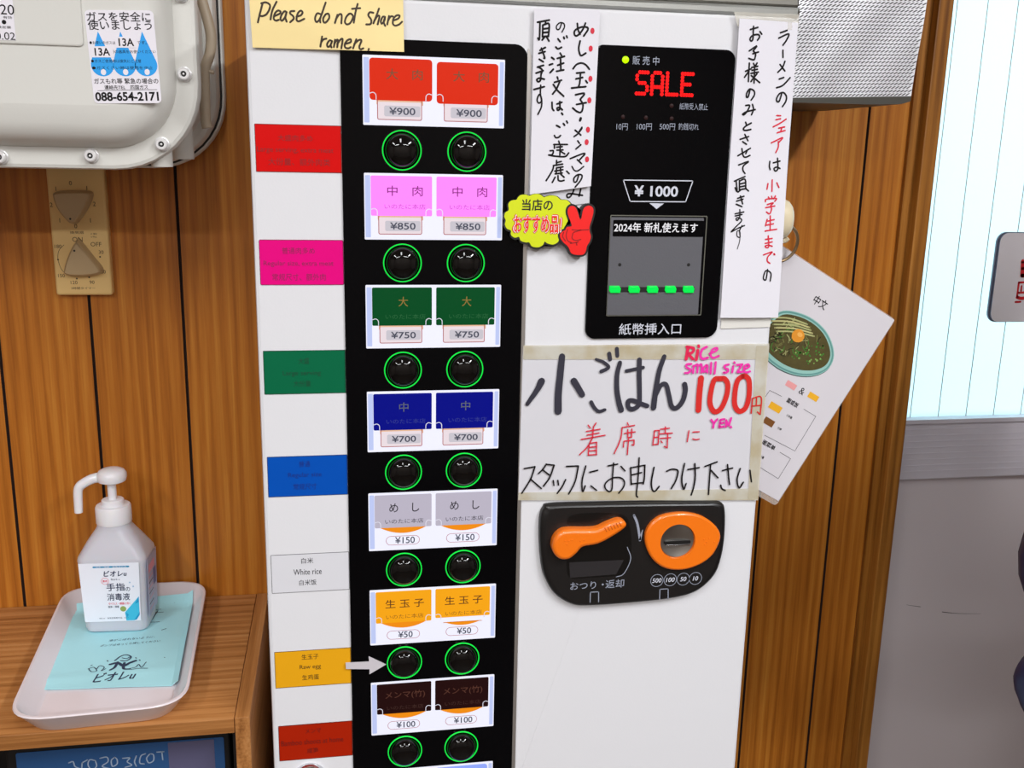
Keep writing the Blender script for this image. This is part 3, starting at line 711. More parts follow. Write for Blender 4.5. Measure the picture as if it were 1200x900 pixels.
pen(mb, FR, J_, 12, [
 [(760, 30), (840, 100)], [(855, 5), (800, 80), (745, 120)], [(795, 180), (820, 215)], [(840, 235), (770, 295)], [(690, 430), (895, 355), (820, 450)], [(790, 445), (850, 500)], [17, (715, 540), (750, 595), (800, 600), (880, 540)],
 [19, (810, 660), (780, 750), (745, 755), (745, 700), (800, 655), (855, 665), (840, 730), (760, 830)],
 [(470, 105), (490, 135), (530, 130), (555, 105)],
 [(530, 185), (545, 235)], [(460, 232), (650, 232)], [(500, 270), (580, 262)], [(470, 235), (470, 285)], [(552, 250), (545, 380)], [(505, 312), (590, 308)], [(560, 330), (615, 365)], [(410, 320), (455, 320), (440, 372), (390, 380)], [(390, 380), (500, 398), (620, 400), (670, 350)],
 [(500, 455), (500, 525)], [(500, 488), (565, 470)], [(455, 527), (585, 507)], [(460, 527), (440, 600), (355, 740)], [(500, 560), (590, 545)], [(475, 605), (590, 585)], [(500, 560), (495, 640)], [(555, 560), (560, 640)], [(480, 645), (580, 632)], [(480, 690), (440, 765)], [(520, 670), (525, 730), (560, 745), (605, 735)], [(560, 650), (605, 690)], [(640, 605), (675, 640)]], 19, Wp, M_INK, hs, .004)
for cr, pts in ((H_, ((1003, 318), (978, 567))), (I_, ((975, 210), (960, 512))), (J_, ((940, 25), (922, 198), (928, 440)))):
    for p in pts:
        u, v = FR.px(*cr(*p), .004); mb.add([FR.p(a, b, Wp + hs(a, b)) for a, b in circ(u, v, .0019, 12, .0026)], [tuple(range(12))], M_REDINK)
# lower flap carrying the last character
qf = [FR.px(*p, .003) for p in ((628, 246), (691, 238), (692, 215), (630, 214))]
mb.sheet(FR, qf, .0012, .0003, M_PAPERG, None, 4, 4)
pen(mb, FR, K_, 10, [[(770, 65), (830, 65), (790, 150), (755, 165), (750, 130), (800, 120), (930, 140)], [(910, 65), (890, 150)]], 17, .0017, M_INK, None, .003)
ps = mb.build('paper_strip')
tag(ps, 'white vertical paper strip with black brushwork and red dots between the black panels', 'paper sign')

# vertical strip at the right edge
mb = MB()
q2 = [FR.px(*p, .004) for p in ((843, 372), (911, 372), (934.5, 27), (865.5, 22))]
h2 = lambda u, v: .0012 + .0012 * math.sin((u - .35) * 30 + 1) + .0008 * math.sin(v * 25)
mb.sheet(FR, q2, .003, .0003, M_PAPER, h2, 10, 20)
L_ = crop(850, 10, 12); Mm_ = crop(850, 85, 12); N_ = crop(840, 160, 12); O_ = crop(840, 235, 12); W2 = .003 + .0006
pen(mb, FR, L_, 12, [
 [(335, 300), (440, 270)], [(380, 255), (370, 430), (345, 460), (330, 430), (365, 385), (440, 370), (465, 400), (435, 450)], [(470, 330), (495, 365)],
 [(320, 600), (425, 530), (375, 600)], [(375, 600), (408, 640), (400, 700), (380, 725), (315, 705)], [(370, 640), (450, 615)],
 [(322, 770), (310, 1030)], [(270, 885), (345, 852)], [(315, 885), (255, 970)], [(380, 775), (395, 805)], [(430, 770), (410, 805)], [(355, 832), (440, 815)], [(358, 872), (435, 857)], [(345, 915), (450, 897)], [(398, 805), (390, 1050)], [(430, 920), (398, 960)], [(350, 945), (372, 965)], [(345, 1030), (390, 985), (470, 1045)],
 [(760, 345), (855, 310)], [(735, 420), (875, 360), (850, 440), (795, 520)], [(795, 590), (797, 690)], [(825, 745), (790, 830), (725, 900)], [(755, 790), (825, 880)]], 20, W2, M_INK, h2, .004)
pen(mb, FR, Mm_, 12, [
 [(745, 95), (810, 72)], [(710, 215), (800, 180), (900, 75)], [(785, 285), (750, 400), (720, 410), (710, 370), (750, 300), (810, 285), (850, 340), (840, 410), (795, 480)],
 [(335, 240), (310, 340), (285, 345), (290, 290), (330, 235), (390, 260), (395, 320), (350, 390)], [(275, 465), (330, 465), (300, 540), (255, 592), (235, 585), (290, 552), (410, 522)], [(370, 450), (385, 520), (358, 595)], [(275, 700), (290, 740)], [(355, 710), (270, 760), (245, 800), (280, 815), (350, 800)]], 20, W2, M_INK, h2, .004)
pen(mb, FR, Mm_, 12, [[(715, 605), (770, 608)], [(705, 665), (770, 650)], [(665, 765), (760, 715), (850, 655)], [(745, 782), (830, 765)], [(790, 775), (770, 835)], [(725, 847), (835, 815)]], 18, W2, M_REDINK, h2, .004)
pen(mb, FR, N_, 12, [
 [(320, 40), (440, 0)], [(385, -30), (430, 60)], [(355, 72), (410, 110)], [(290, 270), (465, 165)], [(345, 170), (365, 270), (400, 290), (460, 265)], [(425, 185), (400, 240)], [(300, 400), (440, 350), (370, 410), (360, 470), (390, 520)],
 [(240, 628), (300, 600), (390, 562)], [(265, 625), (278, 770), (250, 720)], [(312, 620), (310, 750)], [(312, 625), (390, 602), (400, 730)], [(315, 668), (390, 650)], [(315, 708), (395, 692)], [(310, 748), (395, 732)], [(395, 725), (438, 765)], [(325, 755), (290, 780)],
 [(285, 868), (375, 838)], [(270, 908), (360, 880)], [(325, 835), (355, 945)], [(265, 950), (345, 985)], [(740, 350), (735, 420), (745, 465)], [(790, 370), (885, 345)], [(850, 305), (855, 450), (820, 485), (800, 450), (840, 430), (885, 450)]], 19, W2, M_INK, h2, .004)
pen(mb, FR, N_, 12, [
 [(760, 90), (920, 15), (870, 80)], [(860, 70), (860, 150), (825, 225)], [(775, 610), (770, 770)], [(715, 660), (700, 740)], [(840, 650), (870, 715)],
 [(720, 850), (735, 880)], [(765, 840), (772, 872)], [(820, 835), (795, 875)], [(678, 915), (690, 882), (830, 870), (810, 910)], [(705, 955), (790, 932), (750, 975), (765, 1020), (735, 1085), (690, 1060)], [(680, 1000), (810, 975)]], 18, W2, M_REDINK, h2, .004)
pen(mb, FR, O_, 12, [[(250, 215), (345, 195)], [(250, 185), (370, 160)], [16, (315, 125), (312, 230), (275, 278), (262, 250), (300, 240), (340, 280), (255, 370), (190, 440), (280, 392), (380, 350)], [("16 9"), (345, 350), (310, 420), (315, 510), (275, 500), (275, 430), (315, 440), (310, 560), (275, 680)]], 18, W2, M_INK, h2, .004)
pen(mb, FR, O_, 12, [[(700, 265), (675, 355)], [(745, 215), (742, 405)], [(692, 292), (800, 267)], [(688, 345), (790, 325)], [(672, 427), (835, 402)], [(675, 545), (770, 530)], [(670, 600), (770, 580)], [(715, 495), (720, 640), (690, 660), (670, 640), (710, 625), (770, 640)], [(645, 762), (770, 720), (705, 790), (700, 850), (735, 880)], [24, (795, 748), (802, 758)]], 18, W2, M_REDINK, h2, .004)
Q_ = crop(840, 230, 3.3333)
pen(mb, FR, Q_, 3.333, [[(195, 285), (188, 325), (178, 318), (188, 290), (208, 300), (205, 330)]], 5, W2, M_INK, h2, .004)
st = tag(mb.build('paper_strip'), 'long white paper strip with black and red writing at the machine right edge', 'paper sign')
mb = MB(); mb.sheet(FR, [FR.px(*p, .0045) for p in ((864, 31), (935, 36), (936, 17), (860, 14))], .0050, .0002, M_TAPE, lambda u, v: .0008 * math.sin(u * 160), 12, 3)
mb.build('clear_tape', st)
mb = MB(); mb.sheet(FR, [FR.px(*p, .0045) for p in ((846, 386), (904, 384), (906, 371), (847, 372))], .0010, .0002, mat('yellowed_tape', (226, 224, 218), .3), None, 6, 3)
mb.build('clear_tape', st)

# hand lettered rice sign
mb = MB()
hsg = lambda u, v: .0006 + .0003 * math.sin(u * 60)
mb.sheet(FR, [FR.px(*p, .002) for p in ((607.5, 584), (887, 585), (901, 404.5), (613, 406))], .0012, .0003, M_PAPERG, hsg, 14, 8)
A_ = crop(600, 400, 7.5); B_ = crop(740, 400, 7.5); C_ = crop(670, 485, 7.5); D_ = crop(600, 520, 7.5); E_ = crop(740, 520, 7.5); Ws = .0012 + .0017
pen(mb, FR, A_, 7.5, [
 [("54 30"), (258, 348), (215, 430), (132, 550)], [("48 58"), (437, 130), (425, 250), (405, 450), (402, 612)], [("52 48"), (540, 345), (612, 465)],
 [("22 30"), (735, 155), (800, 180), (845, 225), (780, 262)], [32, (850, 105), (858, 155)], [30, (918, 62), (922, 125)], [("30 26"), (692, 530), (720, 580), (760, 612), (812, 598)],
 [("34 46"), (945, 185), (920, 290), (918, 420), (935, 530), (956, 600)], [28, (1002, 258), (1150, 228)],
 [("38 36"), (1117, 160), (1115, 300), (1118, 440), (1112, 550), (1065, 592), (1022, 580), (1018, 525), (1060, 518), (1130, 545), (1185, 565)]], 40, Ws, M_INK2, hsg, .002)
pen(mb, FR, B_, 7.5, [
 [("34 46"), (285, 130), (240, 260), (210, 430), (190, 580)], [("34 42"), (210, 470), (255, 385), (300, 378), (325, 470), (350, 570), (395, 580), (445, 520), (468, 430), (462, 375)]], 40, Ws, M_INK2, hsg, .002)
pen(mb, FR, B_, 7.5, [
 [48, (606, 320), (592, 450), (583, 600)], [("42 42"), (775, 325), (725, 335), (695, 430), (685, 540), (720, 612), (780, 590), (830, 480), (842, 380), (815, 328), (775, 325)], [("42 42"), (970, 305), (928, 345), (905, 450), (905, 560), (945, 612), (1000, 580), (1030, 470), (1030, 350), (1005, 308), (970, 305)]], 42, Ws, M_REDMK, hsg, .002)
pen(mb, FR, B_, 7.5, [
 [(1060, 498), (1048, 630)], [(1060, 498), (1135, 490), (1127, 640)], [(1127, 640), (1102, 618)], [(1095, 498), (1092, 560)], [(1052, 567), (1130, 560)]], 11, Ws, M_REDMK, hsg, .002)
pen(mb, FR, B_, 7.5, [
 [26, (492, 50), (475, 152)], [22, (480, 45), (540, 58), (528, 95), (488, 105)], [22, (490, 105), (535, 152)], [24, (577, 75), (563, 158)], [22, (583, 35), (586, 45)]], 22, Ws + .0002, M_ROSE, hsg, .002)
pen(mb, FR, B_, 7.5, [
 [20, (655, 45), (615, 70), (600, 120), (620, 150), (665, 140)], [(680, 105), (740, 78), (745, 55), (705, 70), (690, 120), (715, 142), (762, 125)],
 [(520, 195), (480, 200), (480, 225), (515, 245), (500, 270), (465, 275)], [(540, 210), (535, 275)], [(540, 220), (575, 200), (572, 270)], [(575, 215), (610, 200), (608, 270)], [(650, 205), (625, 235), (630, 265), (655, 245), (660, 205)], [(660, 205), (662, 270)], [(695, 185), (690, 278)], [(735, 180), (725, 280)],
 [(850, 200), (815, 210), (815, 230), (845, 245), (835, 268), (805, 272)], [(890, 215), (880, 270)], [(898, 180), (903, 188)], [(920, 205), (970, 200)], [(970, 200), (925, 268)], [(925, 268), (975, 265)], [(990, 240), (1030, 220), (1020, 200), (990, 215), (985, 255), (1005, 270), (1037, 262)],
 [(695, 685), (720, 717)], [(750, 680), (720, 717), (712, 755)], [(777, 685), (767, 750)], [(777, 685), (812, 680)], [(772, 717), (805, 712)], [(767, 750), (805, 745)], [(825, 748), (828, 690)], [(828, 690), (850, 738)], [(850, 738), (872, 670)], [(868, 745), (872, 752)]], 17, Ws + .0002, M_PINKMK, hsg, .002)
pen(mb, FR, C_, 7.5, [
 [(140, 95), (160, 120)], [(210, 75), (185, 115)], [(125, 150), (245, 130)], [(130, 182), (235, 163)], [(80, 220), (290, 183)], [(185, 115), (180, 205)], [(180, 205), (130, 290), (65, 355)], [(150, 258), (140, 360)], [(150, 255), (215, 245)], [(215, 245), (212, 355)], [(148, 290), (213, 283)], [(145, 322), (213, 316)], [(140, 358), (215, 352)],
 [(485, 75), (495, 95)], [(450, 115), (550, 97)], [(440, 115), (425, 220), (370, 345)], [(460, 168), (555, 155)], [(490, 135), (490, 205)], [(525, 130), (522, 203)], [(490, 205), (522, 203)], [(455, 237), (450, 290)], [(455, 237), (545, 227)], [(545, 227), (542, 270), (525, 268)], [(497, 210), (485, 355)],
 [(725, 145), (710, 270)], [(725, 145), (765, 142)], [(765, 142), (755, 265)], [(718, 205), (760, 200)], [(712, 268), (755, 262)], [(775, 132), (855, 122)], [(820, 110), (818, 165)], [(770, 172), (880, 165)], [(775, 212), (865, 205)], [(840, 170), (835, 295)], [(835, 295), (810, 283)], [(780, 235), (792, 250)],
 [(1025, 145), (1010, 240)], [(1060, 155), (1115, 153)], [(1058, 215), (1085, 222), (1115, 217)]], 10, Ws, M_REDINK, hsg, .002)
pen(mb, FR, D_, 7.5, [
 [(105, 215), (200, 198)], [(200, 198), (160, 310), (85, 430)], [(165, 310), (255, 390)], [(300, 175), (270, 220), (230, 260)], [(300, 178), (368, 184)], [(368, 184), (330, 290), (275, 370)], [(270, 228), (325, 270)],
 [(360, 320), (366, 362)], [(400, 318), (406, 358)], [(468, 310), (440, 370), (395, 432)], [(475, 195), (580, 190)], [(580, 190), (550, 330), (495, 438)], [(645, 190), (612, 320), (617, 415), (640, 365)], [(680, 245), (750, 228)], [(690, 365), (740, 405)],
 [(840, 190), (925, 175)], [(890, 165), (880, 280), (875, 390), (850, 415), (815, 385), (820, 340), (880, 297), (950, 295), (985, 330), (975, 380), (935, 430)], [(955, 195), (990, 235)], [(1040, 205), (1045, 355)], [(1040, 208), (1165, 185)], [(1165, 185), (1160, 300), (1150, 350)], [(1045, 272), (1135, 250)], [(1045, 350), (1150, 338)], [(1115, 120), (1105, 300), (1090, 440), (1102, 465)]], 12, Ws, M_INK, hsg, .002)
pen(mb, FR, E_, 7.5, [
 [(195, 205), (172, 330), (180, 400), (205, 412), (240, 370)], [(305, 238), (350, 220), (400, 228), (400, 270), (380, 330), (345, 390)], [(462, 170), (437, 300), (453, 395), (475, 345)], [(490, 222), (590, 205)], [(552, 170), (555, 290), (540, 380), (520, 445)], [(640, 195), (748, 155)], [(690, 180), (680, 320), (672, 440)], [(695, 230), (755, 295)],
 [(795, 232), (885, 210)], [(840, 180), (850, 290), (858, 355)], [(780, 360), (790, 390), (820, 408)], [(952, 215), (925, 310), (942, 385), (980, 335)], [(1037, 230), (1050, 330)]], 13, Ws, M_INK, hsg, .002)
rs = tag(mb.build('rice_sign'), 'hand lettered white sign for small rice at 100 yen above the coin panel', 'paper sign')
def tapemat():
    m = mat('old_yellow_tape', (214, 204, 178), .3, alpha=.5); nt = m.node_tree; b = nt.nodes['Principled BSDF']
    tc = nt.nodes.new('ShaderNodeTexCoord'); n = nt.nodes.new('ShaderNodeTexNoise'); n.inputs['Scale'].default_value = 28; n.inputs['Detail'].default_value = 6
    nt.links.new(tc.outputs['Object'], n.inputs['Vector']); r = nt.nodes.new('ShaderNodeValToRGB'); e = r.color_ramp.elements
    e[0].position = .32; e[0].color = rgb((206, 190, 148)); e[1].position = .62; e[1].color = rgb((230, 227, 214))
    nt.links.new(n.outputs['Fac'], r.inputs[0]); nt.links.new(r.outputs[0], b.inputs['Base Color']); return m
M_TAPEY = tapemat()
for q in (((613, 421), (900, 421), (901, 402.5), (613, 404.5)), ((607, 586), (888, 586), (889, 572), (607.5, 577)), ((876, 585), (888, 585), (901, 405), (886, 405))):
    mb = MB(); mb.sheet(FR, [FR.px(*p, .002) for p in q], .00235 if q[0][0] > 800 else .0022, .00012, M_TAPEY, hsg, 14, 3); mb.build('yellowed_tape', rs)

# POP sticker : cloud + victory hand, flat printed card
FPOP = xz(-.0042)
mb = MB(); M_YEL = mat('pop_yellow', (214, 226, 10), .4, noise=.12, nscale=14); M_POPB = mat('pop_black_rim', (18, 16, 14), .5); M_POPR = mat('pop_red', (242, 22, 20), .4); M_POPW = mat('pop_white', (245, 235, 235), .5); M_POPL = mat('pop_dark_red', (150, 8, 14), .5)
kk = lambda pts: [FPOP.px(590 + x / 10, 215 + y / 10, .004) for x, y in pts]
cloud = kk([(165, 165), (200, 135), (260, 130), (300, 145), (350, 125), (420, 125), (470, 160), (490, 155), (550, 140), (620, 150), (670, 190), (740, 195), (790, 250), (780, 320), (790, 400), (760, 480), (720, 520), (660, 560), (650, 620), (640, 680), (580, 715), (510, 700), (480, 680), (460, 720), (400, 748), (330, 735), (300, 690), (260, 690), (200, 670), (180, 625), (130, 635), (85, 600), (85, 550), (40, 530), (15, 480), (25, 430), (8, 390), (20, 340), (60, 310), (55, 240), (90, 200), (150, 190)])
cl = ccw(spline(cloud, 3, True))
cloud_rim = [(a + .0004, b - .0009) for a, b in inset(cl, -.0011)]  # black printed outline of the cloud, shifted slightly down
mb.prism(FPOP, cloud_rim, -.001, .0046, M_POPB); mb.flat(FPOP, cl, .0049, M_YEL)
hand = kk([(755, 290), (790, 262), (835, 275), (860, 320), (885, 400), (895, 420), (910, 400), (925, 320), (950, 275), (1000, 258), (1040, 280), (1050, 330), (1030, 420), (1005, 500), (1005, 560), (1020, 620), (1005, 680), (975, 730), (960, 790), (930, 830), (850, 835), (790, 815), (765, 760), (740, 725), (700, 690), (665, 640), (660, 590), (690, 560), (720, 545), (740, 510), (790, 500), (790, 470), (765, 400), (748, 340)])
hd = ccw(spline(hand, 4, True))
mb.prism(FPOP, inset(hd, -.0018), -.001, .0052, M_POPB); mb.flat(FPOP, hd, .0055, M_POPR)
for s_ in ([(745, 540), (730, 610), (750, 670), (790, 690)], [(800, 540), (870, 545), (990, 540)], [(810, 580), (800, 640), (840, 665), (900, 655)], [(820, 570), (900, 545)], [(700, 570), (690, 620), (720, 670)], [(850, 690), (855, 720)], [(780, 700), (850, 690), (870, 680)]):
    mb.stroke(FPOP, kk(s_), .0009, .0057, M_POPL)
u, v = kk([(395, 250)])[0]; mb.text(FPOP, '当店の', u, v, .0098, .0052, M_POPB, wid=.0278, bold=.03)
u, v = kk([(395, 478)])[0]; mb.text(FPOP, 'おすすめ品!', u, v, .0165, .0051, M_REDMK, wid=.0445, bold=.09); mb.text(FPOP, 'おすすめ品!', u, v, .0158, .0053, M_POPW, wid=.0435, bold=.055); mb.text(FPOP, 'おすすめ品!', u, v, .0150, .0055, M_POPR, wid=.0425, bold=.02)
tag(mb.build('recommendation_sticker'), 'yellow cloud shaped recommendation sticker with a red victory hand', 'sticker')

# ------------------------------------------------------------------ metal hood panel, tray on the machine, hook, ring, menu card
M_ALU = mat('embossed_aluminium', (246, 246, 250), .35, metal=.35)
M_ALUD = mat('hood_dark_edge', (70, 68, 62), .5, metal=.4)
fh = xz(.12)
q = [fh.px(*p) for p in ((900, 115), (1067.5, 112.8), (1088, -4), (900, -8))]
mb = MB(); q[2] = (q[2][0] + .006, 1.72); q[3] = (q[3][0], 1.72)
bl, br, tr, tl = [Vector(a) for a in q]
nu, nv = 36, 54
def hp(a, b): return (bl * (1 - a) + br * a) * (1 - b) + (tl * (1 - a) + tr * a) * b
o = [bl, br, tr, tl]
mb.sheet(fh, [tuple(p) for p in o], -.0002, .0004, M_ALU, lambda u, v: .0006 * math.sin(u * 90) * math.sin(v * 70), 20, 24)
M_DENTSH = mat('hood_dent_shade', (46, 46, 54), .6)  # flat dark patches paint in the shade of the embossed dents
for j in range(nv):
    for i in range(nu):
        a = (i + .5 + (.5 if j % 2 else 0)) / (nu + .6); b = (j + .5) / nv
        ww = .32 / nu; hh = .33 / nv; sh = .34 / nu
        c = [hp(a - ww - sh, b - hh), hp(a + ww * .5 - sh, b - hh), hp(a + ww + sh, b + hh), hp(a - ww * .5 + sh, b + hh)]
        mb.add([fh.p(p.x, p.y, .0009 + .0006 * math.sin(p.x * 90) * math.sin(p.y * 70)) for p in c], [(0, 1, 2, 3)], M_DENTSH, smooth=False)
mb.prism(fh, [tuple(p) for p in o], -.1995, -.0016, M_ALUD)
lp = [Vector(fh.px(*p)) for p in ((900, 115), (1067.5, 112.8), (1066, 119), (1056, 122), (1020, 122.5), (900, 119.5))]
mb.prism(fh, [tuple(p) for p in lp], -.17, .001, M_ALUD)
tag(mb.build('range_hood'), 'silver embossed metal hood panel on the wall right of the machine top', 'range hood')
mb = MB(); y_ = .012; ft = xz(y_); M_TRAYS = mat('steel_shelf', (150, 150, 146), .3, metal=.9, noise=.06)
a = ft.px(602, 4); b = ft.px(937, 19)
mb.box((.03, y_, ZT + .0015), (b[0] + .001, .26, ZT + .0115), M_TRAYS, b=.003); mb.box((a[0], y_ + .004, ZT + .0115), (b[0] + .001, .26, ZT + .045), mat('steel_shelf_upper', (120, 118, 112), .35, metal=.8), b=.002)
tag(mb.build('steel_shelf_plate'), 'grey steel plate lying across the top of the white machine', 'metal plate')

mb = MB(); yh = .016; fk = xz(yh); c = fk.px(921, 257)
M_IVORY = mat('ivory_plastic', (222, 208, 176), .3)
hc = Vector((XR + .0005, yh, c[1]))
for (s0, s1) in ((0, 1),):
    prof = [(.0165, 0), (.0165, .010), (.0155, .014), (.012, .0175), (.007, .0192), (.0005, .0197)]
    fs_ = Frame(hc, (0, 1, 0), (0, 0, 1)); mb.loft(fs_, [(circ(0, 0, r * .8, 20, r * 1.15), ww) for r, ww in prof], M_IVORY, back=True)
    mb.tube(spline([(hc.x + .010, yh, hc.z - .014), (hc.x + .014, yh + .001, hc.z - .021), (hc.x + .017, yh - .001, hc.z - .018)], 4), .0022, M_IVORY)
tag(mb.build('adhesive_hook'), 'ivory round hook stuck on the machine side behind the long paper strip', 'hook')
fk = xz(.037); mb = MB(); rc = fk.px(915, 285); M_RING = mat('ring_metal', (176, 150, 116), .28, metal=.9)
mb.tube([fk.p(rc[0] + .0175 * math.cos(2 * PI * i / 40), rc[1] + .0185 * math.sin(2 * PI * i / 40), .004 * math.sin(2 * PI * i / 40)) for i in range(40)],   .0016, M_RING, n=8, closed=True)
tag(mb.build('binder_ring'), 'brass coloured metal ring holding the tilted menu card', 'ring')

# laminated menu card (hanging tilted)
fm0 = xz(.05)
TR = Vector(fm0.px(1048, 375)); BR = Vector(fm0.px(912, 587)); vdir = (TR - BR).normalized(); udir = Vector((vdir.y, -vdir.x))
Lh = (TR - BR).length; Lw = Lh / 1.414
U3 = Vector((udir.x, 0, udir.y)); V3 = Vector((vdir.x, 0, vdir.y))
BL = BR - udir * Lw
FM = Frame((BL.x, .05, BL.y), U3, V3)
mb = MB()
M_LAM = mat('laminate_clear', (215, 205, 195), .15, alpha=.35); M_CARD = mat('menu_card_paper', (216, 211, 216), .3, spec=.5)
mb.prism(FM, rr(-.004, -.006, Lw + .001, Lh + .001, .004, 3), -.0006, 0, M_LAM)
mb.prism(FM, rr(0, 0, Lw, Lh, .0005, 2), -.0003, .0004, M_CARD)
pm = lambda x, y: FM.px(x, y, .0006)
WM = .0006
def mtext(s_, x, y, hgt, wid=None, bold=0.02): 
    u, v = pm(x, y); mb.text(FM, s_, u, v, hgt, WM, M_INK, wid=wid, bold=bold)
mtext('中文', 961.5, 354.5, .0098, .0165)
# bowl of ramen printed on the card
M_BOWL = mat('print_bowl_teal', (150, 196, 186), .4); M_BOWLD = mat('print_bowl_rim', (98, 152, 146), .4); M_SOUP = mat('print_soup', (82, 74, 38), .4, noise=.3, nscale=180); M_YOLK = mat('print_yolk', (226, 148, 46), .4); M_NOOD = mat('print_noodle', (176, 178, 120), .4); M_SCAL = mat('print_scallion', (66, 128, 48), .4); M_SHAD = mat('print_shadow', (70, 92, 92), .5)
bc = pm(931, 404)
B_l = lambda x, y: FM.px(x, y, WM)
rim = [B_l(*q_) for q_ in ((905, 371), (918, 364), (935, 366), (953, 374), (968, 388), (976, 405), (977, 420), (970, 433), (955, 440), (935, 440), (915, 433), (898, 420), (888, 405), (890, 388))]
rim = spline(rim, 4, True)
mb.flat(FM, [(a_ , b_ - .0012) for a_, b_ in rim], WM - .00005, M_SHAD); mb.flat(FM, rim, WM, M_BOWL)
inn = inset(ccw(rim), .0030); mb.ringflat(FM, inset(ccw(rim), .0008), inset(ccw(rim), .0026), WM + .00006, M_BOWLD)
inn = [(a_, b_ + .0012) for a_, b_ in inset(ccw(rim), .0050)]
mb.flat(FM, inn, WM + .0001, M_SOUP)
random.seed(3)
cin_ = Vector((sum(p[0] for p in inn) / len(inn), sum(p[1] for p in inn) / len(inn)))
for i in range(120):
    t = random.random() * 2 * PI; rr_ = math.sqrt(random.random()) * .8
    e = Vector(inn[int(t / (2 * PI) * len(inn)) % len(inn)]); p = cin_ + (e - cin_) * rr_
    a_ = random.random() * PI; d_ = Vector((math.cos(a_), math.sin(a_))) * random.uniform(.002, .005); nn = Vector((-d_.y, d_.x)) * random.uniform(-.5, .5)
    right = (p - cin_).dot(Vector((.8, -.6))) > .008
    if right: mb.flat(FM, circ(p.x, p.y, random.uniform(.0007, .0013), 8), WM + .0003, random.choice([M_SCAL, M_SCAL, mat('print_scallion_pale', (132, 170, 88), .4)]))
    else: mb.stroke(FM, [tuple(p - d_), tuple(p + nn), tuple(p + d_)], random.uniform(.0006, .0011), WM + .0002, random.choice([M_NOOD, mat('print_noodle_dark', (122, 122, 70), .4), mat('print_broth_dark', (46, 44, 24), .4), M_SCAL]))
for i in range(5):
    a_ = B_l(902 + i * 2, 372 + i * 4); b_ = B_l(946 + i * 2, 380 + i * 3.5); mb.stroke(FM, [a_, B_l(925 + i * 2, 373 + i * 4), b_], .0016, WM + .0003, [M_NOOD, mat('print_menma', (196, 190, 130), .4)][i % 2])
y_c = B_l(935, 393.5); mb.flat(FM, circ(y_c[0], y_c[1], .0073, 20, .0068), WM + .0005, M_YOLK); mb.flat(FM, circ(y_c[0] + .001, y_c[1] + .002, .0032, 12, .0024), WM + .0006, mat('print_yolk_light', (240, 178, 88), .4))
# colour keys and boxes
def chip(x, y, col, n_, ww=.0125, hh=.0062):
    u, v = pm(x, y); mb.flat(FM, rr(u - ww / 2, v - hh / 2, u + ww / 2, v + hh / 2, .0002, 1), WM, mat('menu_chip_%s' % n_, col, .4))
chip(927, 451.5, (232, 158, 158), 'pink'); chip(953, 465, (238, 176, 40), 'amber'); chip(908.5, 477.5, (238, 176, 40), 'amber', .015, .0072); chip(901, 494.5, (124, 78, 36), 'brown', .0125, .0072)
mtext('&', 940, 458.5, .0072, None, 0.0)
mtext('面或饭', 929, 472, .0052, .0145, .05); mtext('小份量', 925, 488, .0028, .0075); mtext('竹笋', 913.5, 502.5, .0028, .005); mtext('面菜单', 901, 521.5, .0052, .0165, .05); mtext('分量', 893, 535.5, .0028, .005)
ml = lambda pts: [mb.stroke(FM, [pm(*pts[i]), pm(*pts[i + 1])], .0004, WM, M_INK) for i in range(len(pts) - 1)]
ml(((916, 464.5), (902, 457.5), (895, 468))); ml(((942, 479.5), (956, 488), (931.5, 528.5), (896, 510))); ml(((914, 530), (926.5, 537.5), (912, 561), (888, 546)))
tag(mb.build('menu_card'), 'tilted laminated menu card with a ramen bowl picture hanging beside the machine', 'menu card')

# ------------------------------------------------------------------ door sign plate
mb = MB(); fp = xz(DY + .006); M_PLATE = mat('plate_grey', (226, 219, 223), .4); M_PLED = mat('plate_edge', (92, 92, 108), .3)
a = fp.px(1160, 378); b = fp.px(1170, 272)
mb.prism(fp, rr(a[0] - .003, a[1], a[0] + .235, b[1], .014, 6), -.006, -.003, M_PLED); mb.prism(fp, rr(a[0] - .0005, a[1] + .001, a[0] + .233, b[1] - .001, .013, 6), -.003, .0, M_PLATE, side=M_PLED)
R_ = crop(1140, 260, 6.92); M_STAMP = mat('stamp_red', (206, 20, 32), .5)
pen(mb, fp, R_, 6.92, [[30, (405, 320), (400, 435)], [14, (372, 492), (470, 488)], [14, (372, 492), (358, 600)], [12, (395, 520), (390, 560)], [14, (370, 575), (470, 568)], [22, (358, 612), (400, 620), (470, 600)], [14, (345, 650), (385, 648)], [30, (440, 320), (520, 318)], [30, (520, 318), (515, 435)], [20, (400, 378), (520, 374)], [26, (400, 436), (520, 432)], [18, (440, 490), (430, 640)], [20, (430, 640), (540, 632)], [18, (470, 488), (530, 486)], [18, (530, 486), (524, 560)]], 16, .0004, M_STAMP, wscale=1.9)
tag(mb.build('door_sign'), 'grey rounded sign plate with red characters on the frosted glass door', 'sign')

